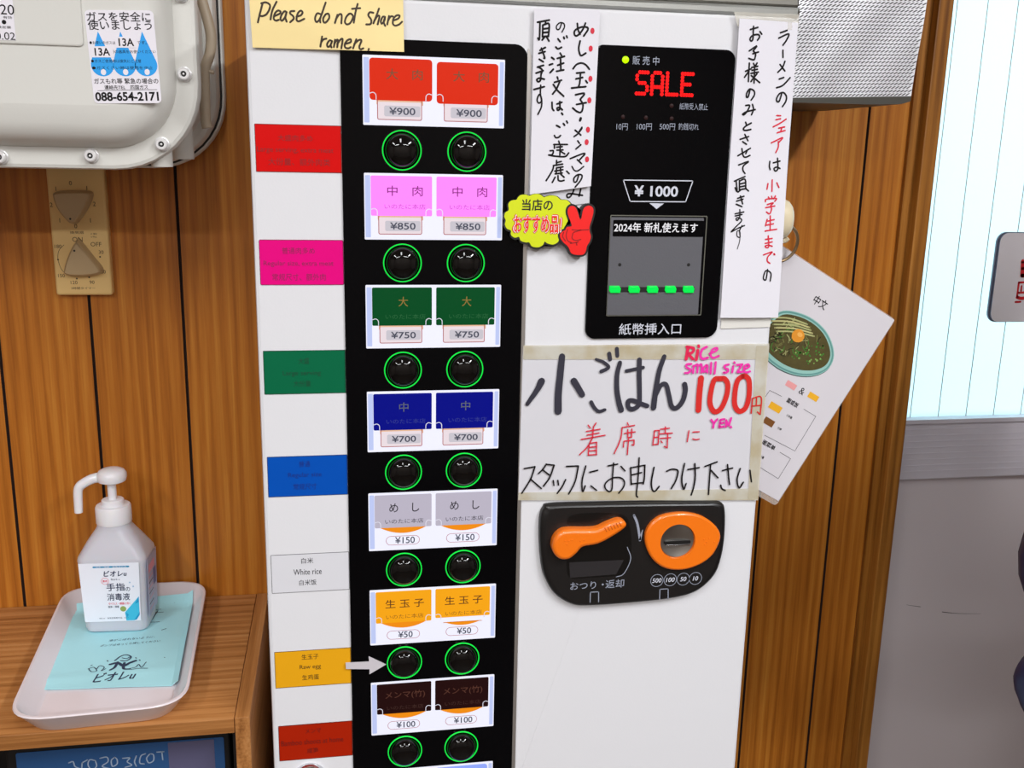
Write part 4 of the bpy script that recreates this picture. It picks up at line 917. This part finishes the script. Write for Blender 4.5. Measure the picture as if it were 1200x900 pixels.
# ------------------------------------------------------------------ gas meter (top left)
M_METER = mat('meter_grey_paint', (218, 217, 211), .5, spec=.25, bump=.03, bscale=300); M_BOLT = mat('bolt_zinc', (232, 231, 231), .3, metal=.25); M_GASK = mat('gasket_black', (18, 18, 18), .6); M_PIPE = mat('meter_pipe', (176, 160, 138), .45)
gm = thing('gas_meter', (-.29, .2, 1.43), 'grey cast gas meter with bolted cover on the wall above the switch', 'gas meter')
mx0, mx1, mz0, mz1 = -.47, -.1215, 1.4325, 1.80
fg = xz(.085)
def mo(d, r=.078): return rr(mx0 + d, mz0 + d, mx1 - d, mz1 - d, max(.01, r - d), 10)
mb = MB()
mb.prism(fg, mo(0), -.012, .005, M_METER, bevel=.004)
mb.loft(fg, [(mo(.0195), .0048), (mo(.0205), .010), (mo(.024), .020), (mo(.030), .028), (mo(.040), .033), (mo(.055), .035)], M_METER)
fgf = xz(.05)
a = fgf.px(101, 55, .0); b = fgf.px(94, -40)
mb.prism(fgf, rr(-.46, a[1], fgf.px(99, 55)[0], 1.72, .004, 3), -.004, .0022, M_METER, bevel=.0015)
mb.build('cover', gm)
mb = MB(); fb = xz(.3)
mb.prism(fb, mo(.016), .012, .205, M_METER); mb.prism(fb, mo(-.001), 0, .016, M_METER, bevel=.003); mb.prism(fb, mo(.0015), .016, .019, M_GASK); mb.prism(fb, mo(.0035), .019, .045, M_METER, bevel=.006)
mb.build('rear_case', gm)
mb = MB()
yt = .19; fy = xz(yt)
mb.tube([fy.p(*fy.px(x, y)) for x, y in spline([(230, -20), (240, 12), (247, 40), (246, 62), (240, 82), (240, 110), (241, 140), (243, 150)], 5)], .0052, M_PIPE, n=12)
mb.tube([fy.p(*fy.px(x, y)) for x, y in ((238, 83), (246, 84), (251, 85))], .002, M_PIPE)
mb.build('side_tube', gm)
for (x, y, r_, y0_) in ((189, 176, .0098, .10), (214, 160, .0105, .19)):
    mb = MB(); f_ = xz(y0_); a = f_.px(x, y); zb_ = f_.px(x, 196 if x < 200 else 187)[1]
    fz = Frame((a[0], y0_, zb_), (1, 0, 0), (0, -1, 0)); fz = Frame((a[0], y0_, zb_), (1, 0, 0), (0, 1, 0))
    mb.lathe(fz, 0, 0, [(.0005, 0), (r_, 0.0005), (r_, .05)], M_METER, n=20); mb.build('pipe_stub', gm)
for x, y in ((216, 87), (190, 169), (107, 182.5), (1, 184), (212, -6)):
    u, v = fg.px(x, y, .006); mb = MB()
    mb.lathe(fg, u, v, [(.0066, .0048), (.0066, .0068), (.0056, .0072), (.0054, .0112), (.0044, .0120), (.0026, .0120), (.0025, .0095), (.0010, .0095), (.0009, .0115), (.0001, .0116)], M_BOLT, n=20)
    mb.flat(fg, circ(u, v, .0024, 12), .0098, M_DARKREC)
    mb.build('bolt', gm)
# safety label
mb = MB(); M_LAB = mat('label_white', (236, 232, 240), .45); M_DROP = mat('label_blue', (0, 158, 238), .45)
fl_ = xz(.05); ql = lambda x, y: fl_.px(x, y, .0005)
c1, c2, c3, c4 = ql(98, 12), ql(180, 12), ql(190, 120), ql(110, 122)
cu = (Vector(c1) + Vector(c2) + Vector(c3) + Vector(c4)) / 4
vl = ((Vector(c1) + Vector(c2)) / 2 - (Vector(c3) + Vector(c4)) / 2); hl = vl.length; vl.normalize(); ul = Vector((vl.y, -vl.x)); wl = (Vector(c2) - Vector(c1)).length * .985
FL = Frame((cu.x, .05, cu.y), (ul.x, 0, ul.y), (vl.x, 0, vl.y))
mb.prism(FL, rr(-wl / 2, -hl / 2, wl / 2, hl / 2, .0035, 4), .0001, .0005, M_LAB)
lw = .0006
def lp_(x, y): return FL.px(x / 4, y / 4, lw)
def lt(s_, x, y, hgt, wid, bold=.01): u, v = lp_(x, y); mb.text(FL, s_, u, v, hgt, lw + .0001, M_INK, wid=wid, bold=bold)
lt('ガスを安全に', 556, 78, .0078, .052, .015); lt('使いましょう', 562, 118, .0078, .052, .015)
for cx_ in (480, 584, 685):
    cxx, cyy = lp_(cx_, 305); rad = .0093
    o = [(cxx + rad * math.cos(t), cyy + rad * math.sin(t)) for t in [PI * .88 + i * (PI * 1.24) / 16 for i in range(17)]] + [(cxx - .0012 + .0004, cyy + .0275)]
    mb.flat(FL, o, lw, M_DROP); mb.flat(FL, circ(cxx + .0003, cyy - .0058, .0022, 10, .0026), lw + .0001, M_LAB)
for x, y, ww in ((592, 198, .0145), (480, 243, .0145)):
    u, v = lp_(x, y); mb.flat(FL, rr(u - ww * .62, v - .0045, u + ww * .62, v + .0045, .0004, 1), lw + .0002, M_LAB); mb.text(FL, '13A', u, v, .0064, lw + .0003, M_INK, wid=.0125, bold=.02)
for s_, x, y, ww in (('●お使いのガスは', 480, 200, .021), ('です。', 665, 200, .008), ('用の器具をお使いください', 625, 242, .037), ('●ガスご使用時は換気にご注意', 545, 286, .041), ('●ガスくさい時は使用を中止', 575, 318, .050)): lt(s_, x, y, .0028, ww, 0)
lt('ガスもれ等 緊急の場合の', 592, 380, .0046, .0530); lt('連絡先TEL　四国ガス', 592, 409, .0036, .036)
a_ = lp_(458, 425); b_ = lp_(735, 420); mb.stroke(FL, [a_, b_], .0004, lw, M_INK)
lt('088-654-2171', 596, 452, .0078, .0525, .03)
mb.build('safety_label', gm)
mb = MB(); fs2 = xz(.0478)
q = [fs2.px(*p) for p in ((-60, 50), (19, 47.5), (15.5, 0), (-60, -40))]; 
mb.prism(fs2, rr(q[0][0], q[1][1], q[1][0], 1.66, .0006, 2), .0001, .0005, M_LAB)
for s_, x, y, hh, ww in (('320', 4, 11, .0080, .0165), ('30.02', 3, 42, .0060, .0195)):
    u, v = fs2.px(x, y, .001); mb.text(fs2, s_, u, v, hh, .0007, M_INK, wid=ww)
for x, y in ((5, 26), ): u, v = fs2.px(x, y); mb.flat(fs2, circ(u, v, .0018, 12), .0007, M_INK)
for s_, x, y, ww in (('有効', 9, 20.5, .007), ('検定票', 5, 32, .011)):
    u, v = fs2.px(x, y); mb.text(fs2, s_, u, v, .0022, .0007, M_INK, wid=ww)
mb.build('meter_label', gm)

# ------------------------------------------------------------------ timer switch on the wall
M_BEIGE = mat('beige_plate', (228, 192, 126), .4, spec=.4); M_KNOB = mat('taupe_knob', (182, 156, 116), .38); M_SWI = mat('switch_print', (70, 48, 26), .6)
sw = thing('fan_timer_switch', (-.29, WY - .01, 1.28), 'beige wall plate with two rounded triangular timer knobs under the gas meter', 'switch')
fw = xz(WY); 
mb = MB()
a = fw.px(66, 346.5, .011); b = fw.px(131.5, 345, .011); 
mb.prism(fw, rr(a[0], a[1] + .0005, b[0] + .0005, a[1] + .170, .003, 4), .0, .0115, M_BEIGE, bevel=.0025, steps=3)
pw = lambda x, y: fw.px(x / 4, 180 + y / 4, .0117)
def stx(s_, x, y, hh, ww=None): u, v = pw(x, y); mb.text(fw, s_, u, v, hh, .0117, M_SWI, wid=ww)
for s_, x, y in (('0', 330, 138), ('1', 262, 165), ('1', 407, 162), ('2', 240, 240), ('2', 442, 236), ('1', 280, 313), ('1', 424, 313), ('0', 355, 340)): stx(s_, x, y, .0048)
stx('換気扇', 360, 370, .0032, .0145); stx('ON', 363, 402, .0052); stx('OFF', 450, 425, .0048); stx('30', 474, 462, .0040); stx('60', 484, 554, .0040); stx('90', 431, 603, .0040); stx('120', 347, 604, .0040); stx('150', 288, 572, .0040); stx('180', 272, 435, .0040); stx('3時間タイマー', 390, 631, .0030, .026); stx('H 運転', 440, 376, .0022); stx('0 停止', 440, 390, .0022)
for x, y in ((469, 484), (459, 546), (418, 580), (360, 586), (272, 497)): u, v = pw(x, y); mb.flat(fw, circ(u, v, .0010, 8), .0117, M_SWI)
mb.stroke(fw, [pw(*p) for p in ((300, 428), (276, 455), (272, 497), (290, 545), (320, 570))], .0005, .0117, M_SWI)
mb.build('switch_plate', sw)
for pts, dot in ((((250, 205), (258, 187), (330, 182), (405, 185), (416, 203), (390, 262), (350, 318), (332, 324), (312, 310), (272, 262)), (330, 306)), (((352, 422), (368, 425), (425, 495), (462, 542), (455, 562), (380, 572), (310, 566), (302, 545), (322, 480)), (349, 455))):
    mb = MB(); pk = lambda x, y: fw.px(x / 4, 180 + y / 4, .024)
    o = ccw(spline([pk(*p) for p in pts], 4, True))
    mb.loft(fw, [(inset(o, -.0022), .0115), (inset(o, -.0012), .020), (o, .0235), (inset(o, .0012), .0245)], M_KNOB); u, v = pk(*dot); mb.flat(fw, circ(u, v, .0012, 10), .0247, M_DARKREC)
    mb.build('knob', sw)

# ------------------------------------------------------------------ oak cabinet with tray and sanitiser
SZ = .8998
cb = thing('oak_cabinet', (-.42, .17, 0), 'oak cabinet with open dark front, left of the machine', 'cabinet')
mb = MB(); mb.box((-.78, .030, SZ - .0165), (-.1118, WY - .001, SZ), M_OAK, b=.0008, plank=.5); mb.build('top_board', cb)
mb = MB(); mb.box((-.1112, .030, 0), (-.0965, WY - .001, SZ + .0003), M_OAKV, b=.0008, plank=.4); mb.build('side_panel', cb)
mb = MB(); mb.box((-.78, .030, 0), (-.765, WY - .001, SZ - .017), M_OAKV, b=.0008, plank=.2); mb.build('side_panel', cb)
M_CABIN = mat('cabinet_dark_lining', (16, 14, 14), .5)
mb = MB(); mb.box((-.765, WY - .012, 0), (-.1118, WY - .002, SZ - .017), M_CABIN); mb.build('back_panel', cb)
mb = MB(); mb.box((-.765, .04, .45), (-.1118, WY - .014, .465), M_OAK, plank=.3); mb.build('shelf_board', cb)
mb = MB(); mb.box((-.7645, .034, .466), (-.1125, WY - .014, .475), M_CABIN); mb.box((-.115, .040, .475), (-.1122, WY - .014, SZ - .018), M_CABIN); mb.build('lining', cb)
# blue acrylic board standing inside
mb = MB(); M_BLUEB = mat('blue_board', (44, 84, 134), .25, noise=.25, nscale=5, spec=.4); M_BLUEL = mat('blue_board_print', (150, 168, 190), .5); M_VIOL = mat('mauve_board_patch', (92, 90, 120), .3)
fbv = xz(.075)
a = fbv.px(18, 880); b = fbv.px(262, 860)
mb.box((a[0] - .01, .0755, .4752), (b[0] + .006, .085, .868), M_CABIN, b=.002)
mb.prism(fbv, rr(a[0], .48, b[0], fbv.px(140, 873)[1], .002, 3), 0, .0005, M_BLUEB)
mb.prism(fbv, rr(fbv.px(198, 890)[0], .60, fbv.px(252, 890)[0], fbv.px(225, 868)[1], .001, 2), 0, .0007, M_VIOL)
ckk = crop(0, 780, 3.75)
pen(mb, fbv, ckk, 3.75, [
 [(303, 425), (322, 420), (330, 440), (350, 450)], [(362, 425), (360, 450)], [(362, 425), (385, 412)], [(420, 415), (395, 412), (388, 435), (405, 455), (425, 440), (420, 415)], [(440, 405), (470, 400), (475, 420), (450, 440), (480, 450)], [(505, 400), (490, 415), (495, 440), (515, 430), (515, 410), (505, 400)],
 [(540, 405), (575, 402)], [(575, 402), (560, 420), (580, 435), (550, 445)], [(600, 395), (592, 420), (600, 440)], [(640, 385), (620, 395), (615, 425), (635, 430)], [(660, 385), (645, 405), (655, 425), (675, 415), (675, 390), (660, 385)], [(690, 378), (720, 376)], [(712, 378), (716, 412)]], 5, .0009, M_BLUEL)
tag(mb.build('blue_display_board'), 'dark blue board with pale script standing inside the oak cabinet', 'display board')

# tray
M_TRAY = mat('white_melamine', (232, 222, 226), .22, spec=.5)
T0 = Vector((-.3065, .0185)); 
FT = Frame((-.2475, .166, SZ), (math.cos(.0), math.sin(.0), 0), (0, 1, 0))
# corners of the rim measured on the cabinet top
cTL = Vector((-.3395, .3165)); cTR = Vector((-.1700, .3165)); cBR = Vector((-.1555, .0225)); cBL = Vector((-.3190, .0145))
def trayo(d, r, z):
    c = [cBL + Vector((d, d)), cBR + Vector((-d, d)), cTR + Vector((-d, -d)), cTL + Vector((d, -d))]
    out = []
    for i in range(4):
        p = c[i]; a = (c[i - 1] - p).normalized(); b = (c[(i + 1) % 4] - p).normalized()
        for k in range(9):
            t = k / 8; out.append(tuple((p + a * r) * (1 - t) ** 2 + p * 2 * t * (1 - t) + (p + b * r) * t * t))
    return (out, z)
ftr = xy(0)
mb = MB()
mb.loft(ftr, [trayo(.016, .030, SZ + .0004), trayo(.014, .032, SZ + .002), trayo(.002, .038, SZ + .0205), trayo(0, .040, SZ + .0225), trayo(.0006, .040, SZ + .0240), trayo(.003, .038, SZ + .0240), trayo(.0045, .037, SZ + .0225), trayo(.0155, .030, SZ + .0050), trayo(.019, .028, SZ + .0030)], M_TRAY, back=True)
tag(mb.build('serving_tray'), 'shallow white rounded tray on the oak cabinet under the pump bottle', 'tray')
# towel / printed paper in the tray
M_AQUA = mat('aqua_paper', (178, 236, 245), .75, noise=.03, nscale=30, bump=.12, bscale=90); M_NAVY = mat('navy_print', (24, 40, 74), .6)
mb = MB(); zq = SZ + .0040; fa = xy(zq)
pq = [fa.px(*p) for p in ((46, 809), (209, 804), (234, 704), (82, 722))]
pq[2] = (-.1860, .298); pq[3] = (-.324, .294)
def ha(u, v):
    e = 0.0005 + .0008 * math.exp(-((v - .128 - (u + .25) * .06) / .006) ** 2) + .0003 * math.sin(u * 60) * math.sin(v * 45)
    dr = max(0, u - (-.1905 + (.3 - v) * .047)) + max(0, v - .286); return e + dr * .9
mb.sheet(fa, pq, 0, .0004, M_AQUA, ha, 20, 30)
def ta(s_, x, y, hh, ww, rot=.06, bold=0.0, sh=.1):
    u, v = fa.px(x, y); mb.text(fa, s_, u, v, hh, .0007, M_NAVY, wid=ww, rot=rot, bold=bold, h=ha, shear=sh)
ta('液がこぼれないように、', 155, 749.5, .0048, .050); ta('ポンプはゆっくり押してください', 153, 755, .0048, .064)
ta('ビオレu', 135, 794, .0170, .042, .05, .03, .3)
S_ = crop(40, 680, 5.714)
pen(mb, fa, S_, 5.7, [[22, (510, 570), (560, 560), (600, 580), (640, 560), (680, 545)], [18, (560, 555), (540, 590), (510, 610)], [18, (605, 560), (600, 600), (640, 605)], [10, (540, 545), (580, 515), (620, 505), (650, 520), (620, 545), (580, 545)], [7, (590, 525), (620, 530), (640, 520)], [6, (365, 600), (400, 590), (420, 615), (385, 620), (365, 600)], [6, (420, 600), (440, 580), (470, 590), (450, 615), (480, 600)], [6, (640, 600), (680, 590), (700, 570), (720, 590), (750, 555)], [6, (650, 610), (700, 600), (760, 600)], [8, (490, 545), (495, 550)], [8, (680, 525), (685, 528)], [8, (705, 540), (710, 543)], [6, (380, 580), (390, 575)]], 8, .0009, M_NAVY, ha)
pen(mb, fa, S_, 5.7, [[(760, 300), (790, 270), (830, 210)], [(815, 205), (850, 200)], [(800, 225), (865, 220)], [(775, 290), (840, 285)], [(855, 340), (885, 330)], [9, (940, 172), (946, 178)], [5, (872, 524), (876, 526)]], 6, .0009, M_NAVY, ha)
tag(mb.build('printed_napkin'), 'light aqua printed paper sheet lying in the white tray', 'paper')

# sanitiser bottle
M_BOT = mat('bottle_plastic', (206, 205, 214), .3, spec=.45, sss=.15); M_PUMP = mat('pump_white', (238, 236, 240), .25, sss=.1)
bx, by, bz = -.2610, .248, SZ + .0056
sb = thing('sanitizer_bottle', (bx, by, bz), 'white pump bottle of hand sanitizer standing in the tray', 'bottle')
fz = Frame((bx, by, 0), (math.cos(-.06), math.sin(-.06), 0), (-math.sin(-.06), math.cos(-.06), 0))
def bo(wx, wy, r): return rr(-wx, -wy, wx, wy, r, 6)
mb = MB()
mb.loft(fz, [(bo(.030, .021, .008), bz), (bo(.0340, .0245, .010), bz + .0015), (bo(.0352, .0258, .010), bz + .006), (bo(.0358, .0262, .010), bz + .045), (bo(.0376, .0272, .010), bz + .0830), (bo(.0384, .0276, .0105), bz + .0875), (bo(.0378, .0272, .011), bz + .0915), (bo(.0285, .022, .0140), bz + .1080), (bo(.0205, .0188, .0150), bz + .1195), (bo(.0185, .0182, .0165), bz + .1235), (bo(.018, .018, .0175), bz + .132)], M_BOT, back=True)
mb.build('bottle_body', sb)
def lz(prof, m, name, par, n=36):
    mb = MB(); mb.loft(fz, [(circ(0, 0, max(r, 1e-5), n), bz + z) for r, z in prof], m, back=True); return mb.build(name, par)
mb = MB(); n = 48
oo = [(circ(0, 0, r * (1), n), bz + z) for r, z in ((.0192, .1270), (.0194, .1275), (.0194, .1455), (.0182, .1475), (.0125, .1478), (.0122, .1535), (.0110, .1545), (.0060, .1547))]
for k in (1, 2):
    oo[k] = ([(.0192 + (.0005 if i % 2 else 0)) and ((.0191 + (.0005 if i % 2 else 0)) * math.cos(2 * PI * i / n), (.0191 + (.0005 if i % 2 else 0)) * math.sin(2 * PI * i / n)) for i in range(n)], oo[k][1])
mb.loft(fz, oo, M_PUMP); mb.build('screw_cap', sb)
lz([(.0048, .150), (.0048, .173), (.0060, .1745)], M_PUMP, 'pump_stem', sb, 20)
mb = MB()
mb.loft(fz, [(circ(.001, 0, r, 28), bz + z) for r, z in ((.0085, .1735), (.0150, .1765), (.0162, .1805), (.0160, .1850), (.0140, .1885), (.0100, .1905), (.0040, .1915), (.0003, .1916))], M_PUMP, back=True)
sp = [fz.p(*q, 0) for q in ()]
path = spline([(-.008, .0, .1815), (-.020, -.001, .1795), (-.030, -.002, .1745), (-.0345, -.0025, .1705), (-.0362, -.0025, .164), (-.0368, -.0025, .150), (-.0372, -.0025, .1405)], 5)
P3 = [Vector((bx, by, bz)) + Vector(p) for p in path]
mb.tube(P3, [.0058 - .0012 * i / (len(P3) - 1) for i in range(len(P3))], M_PUMP, n=14)
mb.build('pump_head', sb)
# label, wrapped on the front and the right side
mb = MB(); M_LBL = mat('bottle_label', (238, 240, 250), .35); M_TEAL = mat('label_teal', (14, 150, 200), .4); M_CYAN = mat('label_cyan', (60, 190, 226), .4); M_LNAVY = mat('label_navy', (26, 40, 76), .5); M_LRED = mat('label_red', (232, 60, 90), .5); M_SIDE = mat('label_side', (176, 180, 206), .4, noise=.25, nscale=220); M_PK = mat('label_pink', (232, 160, 180), .45)
ca, sa = math.cos(-.06), math.sin(-.06)
yf = -.0268
tl_ = Vector((0, -(.0272 - .0258), .0830 - .010)).normalized()
FB = Frame((bx - sa * (-.0263) * 1, by + ca * (-.0265), bz + .010), (ca, sa, 0), (sa * 0.012, -ca * .012, 1))
mb.sheet(FB, [(-.0325, .0050), (.0295, .0050), (.0315, .0772), (-.0347, .0772)], .0004, .0003, M_LBL, None, 4, 6)
lb = lambda x, y: FB.px(80 + x / 8.575, 640 + y / 8.571, .001)
wl_ = .0009
def bt(s_, x, y, hh, ww, m=M_LNAVY, bold=.02, sh=0): u, v = lb(x, y); mb.text(FB, s_, u, v, hh, wl_, m, wid=ww, bold=bold, shear=sh)
a = lb(243, 222); b = lb(612, 196); mb.flat(FB, rr(a[0], a[1], b[0], b[1], .0012, 4), wl_, M_TEAL)
u, v = lb(428, 209); mb.text(FB, '消毒・除菌　医薬部外品', u, v, .0016, wl_ + .0002, M_LBL, wid=.034)
bt('ビオレu', 470, 275, .0068, .0250, bold=.05, sh=.15); bt('Bioré u', 472, 334, .0024, .0095, bold=0); bt('手指', 475, 412, .0092, .0200, bold=.03); bt('の', 598, 432, .0050, .0050, bold=.02); bt('消毒液', 505, 510, .0088, .0250, bold=.02); bt('ウイルス・細菌に効く', 515, 577, .0030, .0240, M_LRED); bt('洗浄・消毒', 455, 610, .0026, .0120); bt('400 ml　指定医薬部外品　KAO', 460, 722, .0020, .0330, bold=0)
u, v = lb(368, 353); o = circ(u, v, .0042, 20); mb.ringflat(FB, o, inset(o, .0004), wl_, M_LRED); bt('薬用', 368, 353, .0026, .0050, M_LRED)
mb.flat(FB, [lb(570, 665), lb(708, 505), lb(718, 690), lb(660, 745), lb(585, 748)], wl_, M_CYAN); mb.flat(FB, [lb(670, 580), lb(708, 505), lb(710, 560)], wl_ + .0001, M_TEAL); mb.flat(FB, [lb(660, 745), lb(718, 660), lb(718, 690), lb(690, 735)], wl_ + .0001, M_TEAL); mb.flat(FB, [lb(580, 665), lb(610, 690), lb(590, 715)], wl_ + .0001, M_TEAL)
u, v = lb(552, 630); mb.flat(FB, circ(u, v, .0034, 14), wl_, mat('label_olive', (150, 170, 90), .5))
for x, y in ((617, 365), (652, 405)): u, v = lb(x, y); mb.stroke(FB, [(u - .0008, v), (u + .0008, v)], .0004, wl_, M_TEAL); mb.stroke(FB, [(u, v - .001), (u, v + .001)], .0004, wl_, M_TEAL)
mb.build('front_label', sb)
mb = MB()
FS = Frame((bx + ca * .0364, by + sa * .0364, bz + .010), (-sa, ca, 0), (ca * .025, 0, 1))
mb.sheet(FS, [(-.020, .0050), (.020, .0050), (.021, .0765), (-.021, .0765)], .0004, .0003, M_SIDE, None, 3, 6)
mb.flat(FS, rr(-.016, .058, .010, .068, .001, 2), .0009, M_PK); mb.flat(FS, rr(.004, .035, .016, .056, .001, 2), .0009, mat('label_violet', (104, 110, 160), .5))
for i in range(7): mb.stroke(FS, [(-.016, .052 - i * .0065), (.002, .052 - i * .0065)], .0012, .0009, M_LNAVY if i % 2 else M_PK)
mb.build('side_label', sb)

# ------------------------------------------------------------------ person at the right edge, elbow in view
M_SKIN = mat('skin', (214, 168, 140), .5, sss=.1); M_JACK = mat('navy_jacket', (11, 27, 68), .45, bump=.3, bscale=30); M_TROU = mat('dark_trousers', (34, 34, 42), .8, bump=.2, bscale=300); M_SHOE = mat('black_shoe', (20, 18, 18), .4); M_HAIR = mat('black_hair', (22, 18, 16), .5, bump=.4, bscale=120); M_EYEW = mat('eye_white', (232, 228, 224), .25); M_LIP = mat('lip', (178, 104, 96), .5)
def skinned(name, verts, edges_, radii, m, parent, root=0, levels=2):
    me = bpy.data.meshes.new(name); me.from_pydata(verts, edges_, []); o = bpy.data.objects.new(name, me); COL.objects.link(o)
    md = o.modifiers.new('s', 'SKIN'); md.use_smooth_shade = True
    sk = me.skin_vertices[0].data if me.skin_vertices else None
    if sk is None:
        me.attributes; bpy.context.view_layer.objects.active = o
    for i, r in enumerate(radii):
        r = r if isinstance(r, tuple) else (r, r); me.skin_vertices[0].data[i].radius = r; me.skin_vertices[0].data[i].use_root = (i == root)
    sd = o.modifiers.new('d', 'SUBSURF'); sd.levels = levels; sd.render_levels = levels
    dg = bpy.context.evaluated_depsgraph_get(); ev = o.evaluated_get(dg); m2 = bpy.data.meshes.new_from_object(ev)
    bpy.data.objects.remove(o); o = bpy.data.objects.new(name, m2); COL.objects.link(o); m2.materials.clear(); m2.materials.append(m)
    m2.polygons.foreach_set('use_smooth', [True] * len(m2.polygons)); m2.polygons.foreach_set('material_index', [0] * len(m2.polygons))
    o.parent = parent; return o
def chain(V, E, R, pts, rad, start=None):
    prev = start
    for p, r in zip(pts, rad):
        V.append(p); R.append(r); i = len(V) - 1
        if prev is not None: E.append((prev, i))
        prev = i
    return prev
pe = thing('person', (.925, -.19, 0), 'person in a navy jacket at the right edge, elbow bent towards the machine', 'person')
pe.rotation_euler = (0, 0, PI)                # faces the room
el = (.292, .005, 1.01)
V = []; E = []; R = []
hip = chain(V, E, R, [(0, 0, .90)], [(.15, .10)])
ch = chain(V, E, R, [(0, .005, 1.05), (0, 0, 1.22), (0, -.005, 1.34)], [(.13, .095), (.15, .10), (.11, .08)], hip)
nk = chain(V, E, R, [(0, .0, 1.42), (0, .015, 1.47)], [.052, .055], ch)
hd_ = chain(V, E, R, [(0, .025, 1.53), (0, .020, 1.60), (0, .012, 1.655)], [(.068, .082), (.078, .098), (.055, .07)], nk)
def arm(sg, elbow, wrist, knuck):
    s_ = chain(V, E, R, [(sg * .155, -.005, 1.335), (sg * .21, -.005, 1.25)], [.052, .034], ch)
    w_ = chain(V, E, R, [elbow, tuple(Vector(elbow) * .5 + Vector(wrist) * .5), wrist, knuck], [.018, .022, .025, (.034, .018)], s_)
    d = (Vector(knuck) - Vector(wrist)).normalized(); sd = d.cross(Vector((0, 1, 0)) if sg > 0 else Vector((0, 0, 1))).normalized(); bn = d.cross(sd).normalized()
    for i, L_f in enumerate((.062, .072, .068, .052)):
        b0 = Vector(knuck) + sd * ((i - 1.5) * .018); chain(V, E, R, [tuple(b0 + d * .02), tuple(b0 + d * (.02 + L_f * .5) + bn * .006), tuple(b0 + d * (.02 + L_f * .85) + bn * .022)], [.0095, .0085, .0075], w_)
    t0_ = Vector(wrist) * .55 + Vector(knuck) * .45 - sd * .026; chain(V, E, R, [tuple(t0_), tuple(t0_ + d * .03 - sd * .018), tuple(t0_ + d * .055 - sd * .02)], [.012, .0105, .009], w_)
arm(1, el, (.16, .20, 1.06), (.10, .245, 1.08))
arm(-1, (-.25, -.02, 1.05), (-.26, .06, .83), (-.26, .075, .765))
for sg in (-1, 1):
    chain(V, E, R, [(sg * .085, 0, .82), (sg * .095, .015, .48), (sg * .095, -.005, .28), (sg * .098, -.015, .09), (sg * .10, .04, .045), (sg * .10, .12, .035)], [(.085, .09), .058, .055, .040, .036, .030], hip)
body = skinned('body', V, E, R, M_SKIN, pe)
# clothing
V = []; E = []; R = []
h0 = chain(V, E, R, [(0, 0, .76)], [(.215, .165)])
c1 = chain(V, E, R, [(0, 0, .80), (0, .003, .90), (0, .005, 1.02), (0, 0, 1.20), (0, -.005, 1.33), (0, 0, 1.40)], [(.212, .162), (.20, .15), (.18, .135), (.185, .135), (.15, .11), (.075, .075)], h0)
ci = len(V) - 2
chain(V, E, R, [(.165, -.005, 1.335), (.235, -.005, 1.20), (.300, -.005, 1.098), (.282, -.003, 1.050), (.298, .004, 1.012), (.285, .045, 1.000), (.245, .10, 1.015), (.185, .175, 1.045)], [.082, .070, .067, .028, .044, .058, .055, .046], ci)
chain(V, E, R, [(-.165, -.005, 1.335), (-.225, -.01, 1.2), (-.252, -.02, 1.05), (-.258, .02, .94), (-.26, .05, .86)], [.080, .068, .062, .055, .045], ci)
el_i = [i for i, p in enumerate(V) if p == (.298, .004, 1.012)][0]
chain(V, E, R, [(.352, .004, 1.010)], [.012], el_i)
skinned('jacket', V, E, R, M_JACK, pe)
V = []; E = []; R = []
h0 = chain(V, E, R, [(0, 0, .87)], [(.10, .09)])
for sg in (-1, 1): chain(V, E, R, [(sg * .088, 0, .80), (sg * .097, .012, .48), (sg * .098, -.004, .28), (sg * .10, -.012, .09)], [(.10, .105), .078, .072, .068], h0)
skinned('trousers', V, E, R, M_TROU, pe)
for sg in (-1, 1):
    V = []; E = []; R = []; chain(V, E, R, [(sg * .10, -.04, .055), (sg * .10, .05, .05), (sg * .10, .14, .042), (sg * .10, .185, .036)], [(.040, .050), (.046, .048), (.046, .038), (.034, .030)])
    skinned('shoe', V, E, R, M_SHOE, pe)
V = []; E = []; R = []; chain(V, E, R, [(0, -.055, 1.49), (0, -.035, 1.57), (0, -.008, 1.645), (0, .045, 1.672)], [(.068, .050), (.094, .078), (.094, .078), (.078, .050)])
skinned('hair', V, E, R, M_HAIR, pe)
def facebit(name, prof, c, sc, m):
    mb = MB(); f_ = Frame(c, (-1, 0, 0), (0, 0, 1)); mb.loft(f_, [(circ(0, 0, max(r * sc[0], 1e-5), 14, max(r * sc[2], 1e-5)), ww * sc[1]) for r, ww in prof], m, back=True)
    o = mb.build(name, origin=c); o.parent = pe; o.location = Vector(c); return o
half = [(1, 0), (.92, .38), (.7, .7), (.38, .92), (.02, 1)]
for sg in (-1, 1):
    facebit('eye', half, (sg * .028, .088, 1.575), (.013, .008, .007), M_EYEW); facebit('iris', half, (sg * .028, .0945, 1.575), (.0052, .0028, .0058), M_INK)
    facebit('ear', half, (sg * .074, .015, 1.57), (.012, .022, .03), M_SKIN)
facebit('nose', half, (0, .104, 1.545), (.013, .020, .022), M_SKIN); facebit('mouth', half, (0, .100, 1.508), (.022, .006, .006), M_LIP)
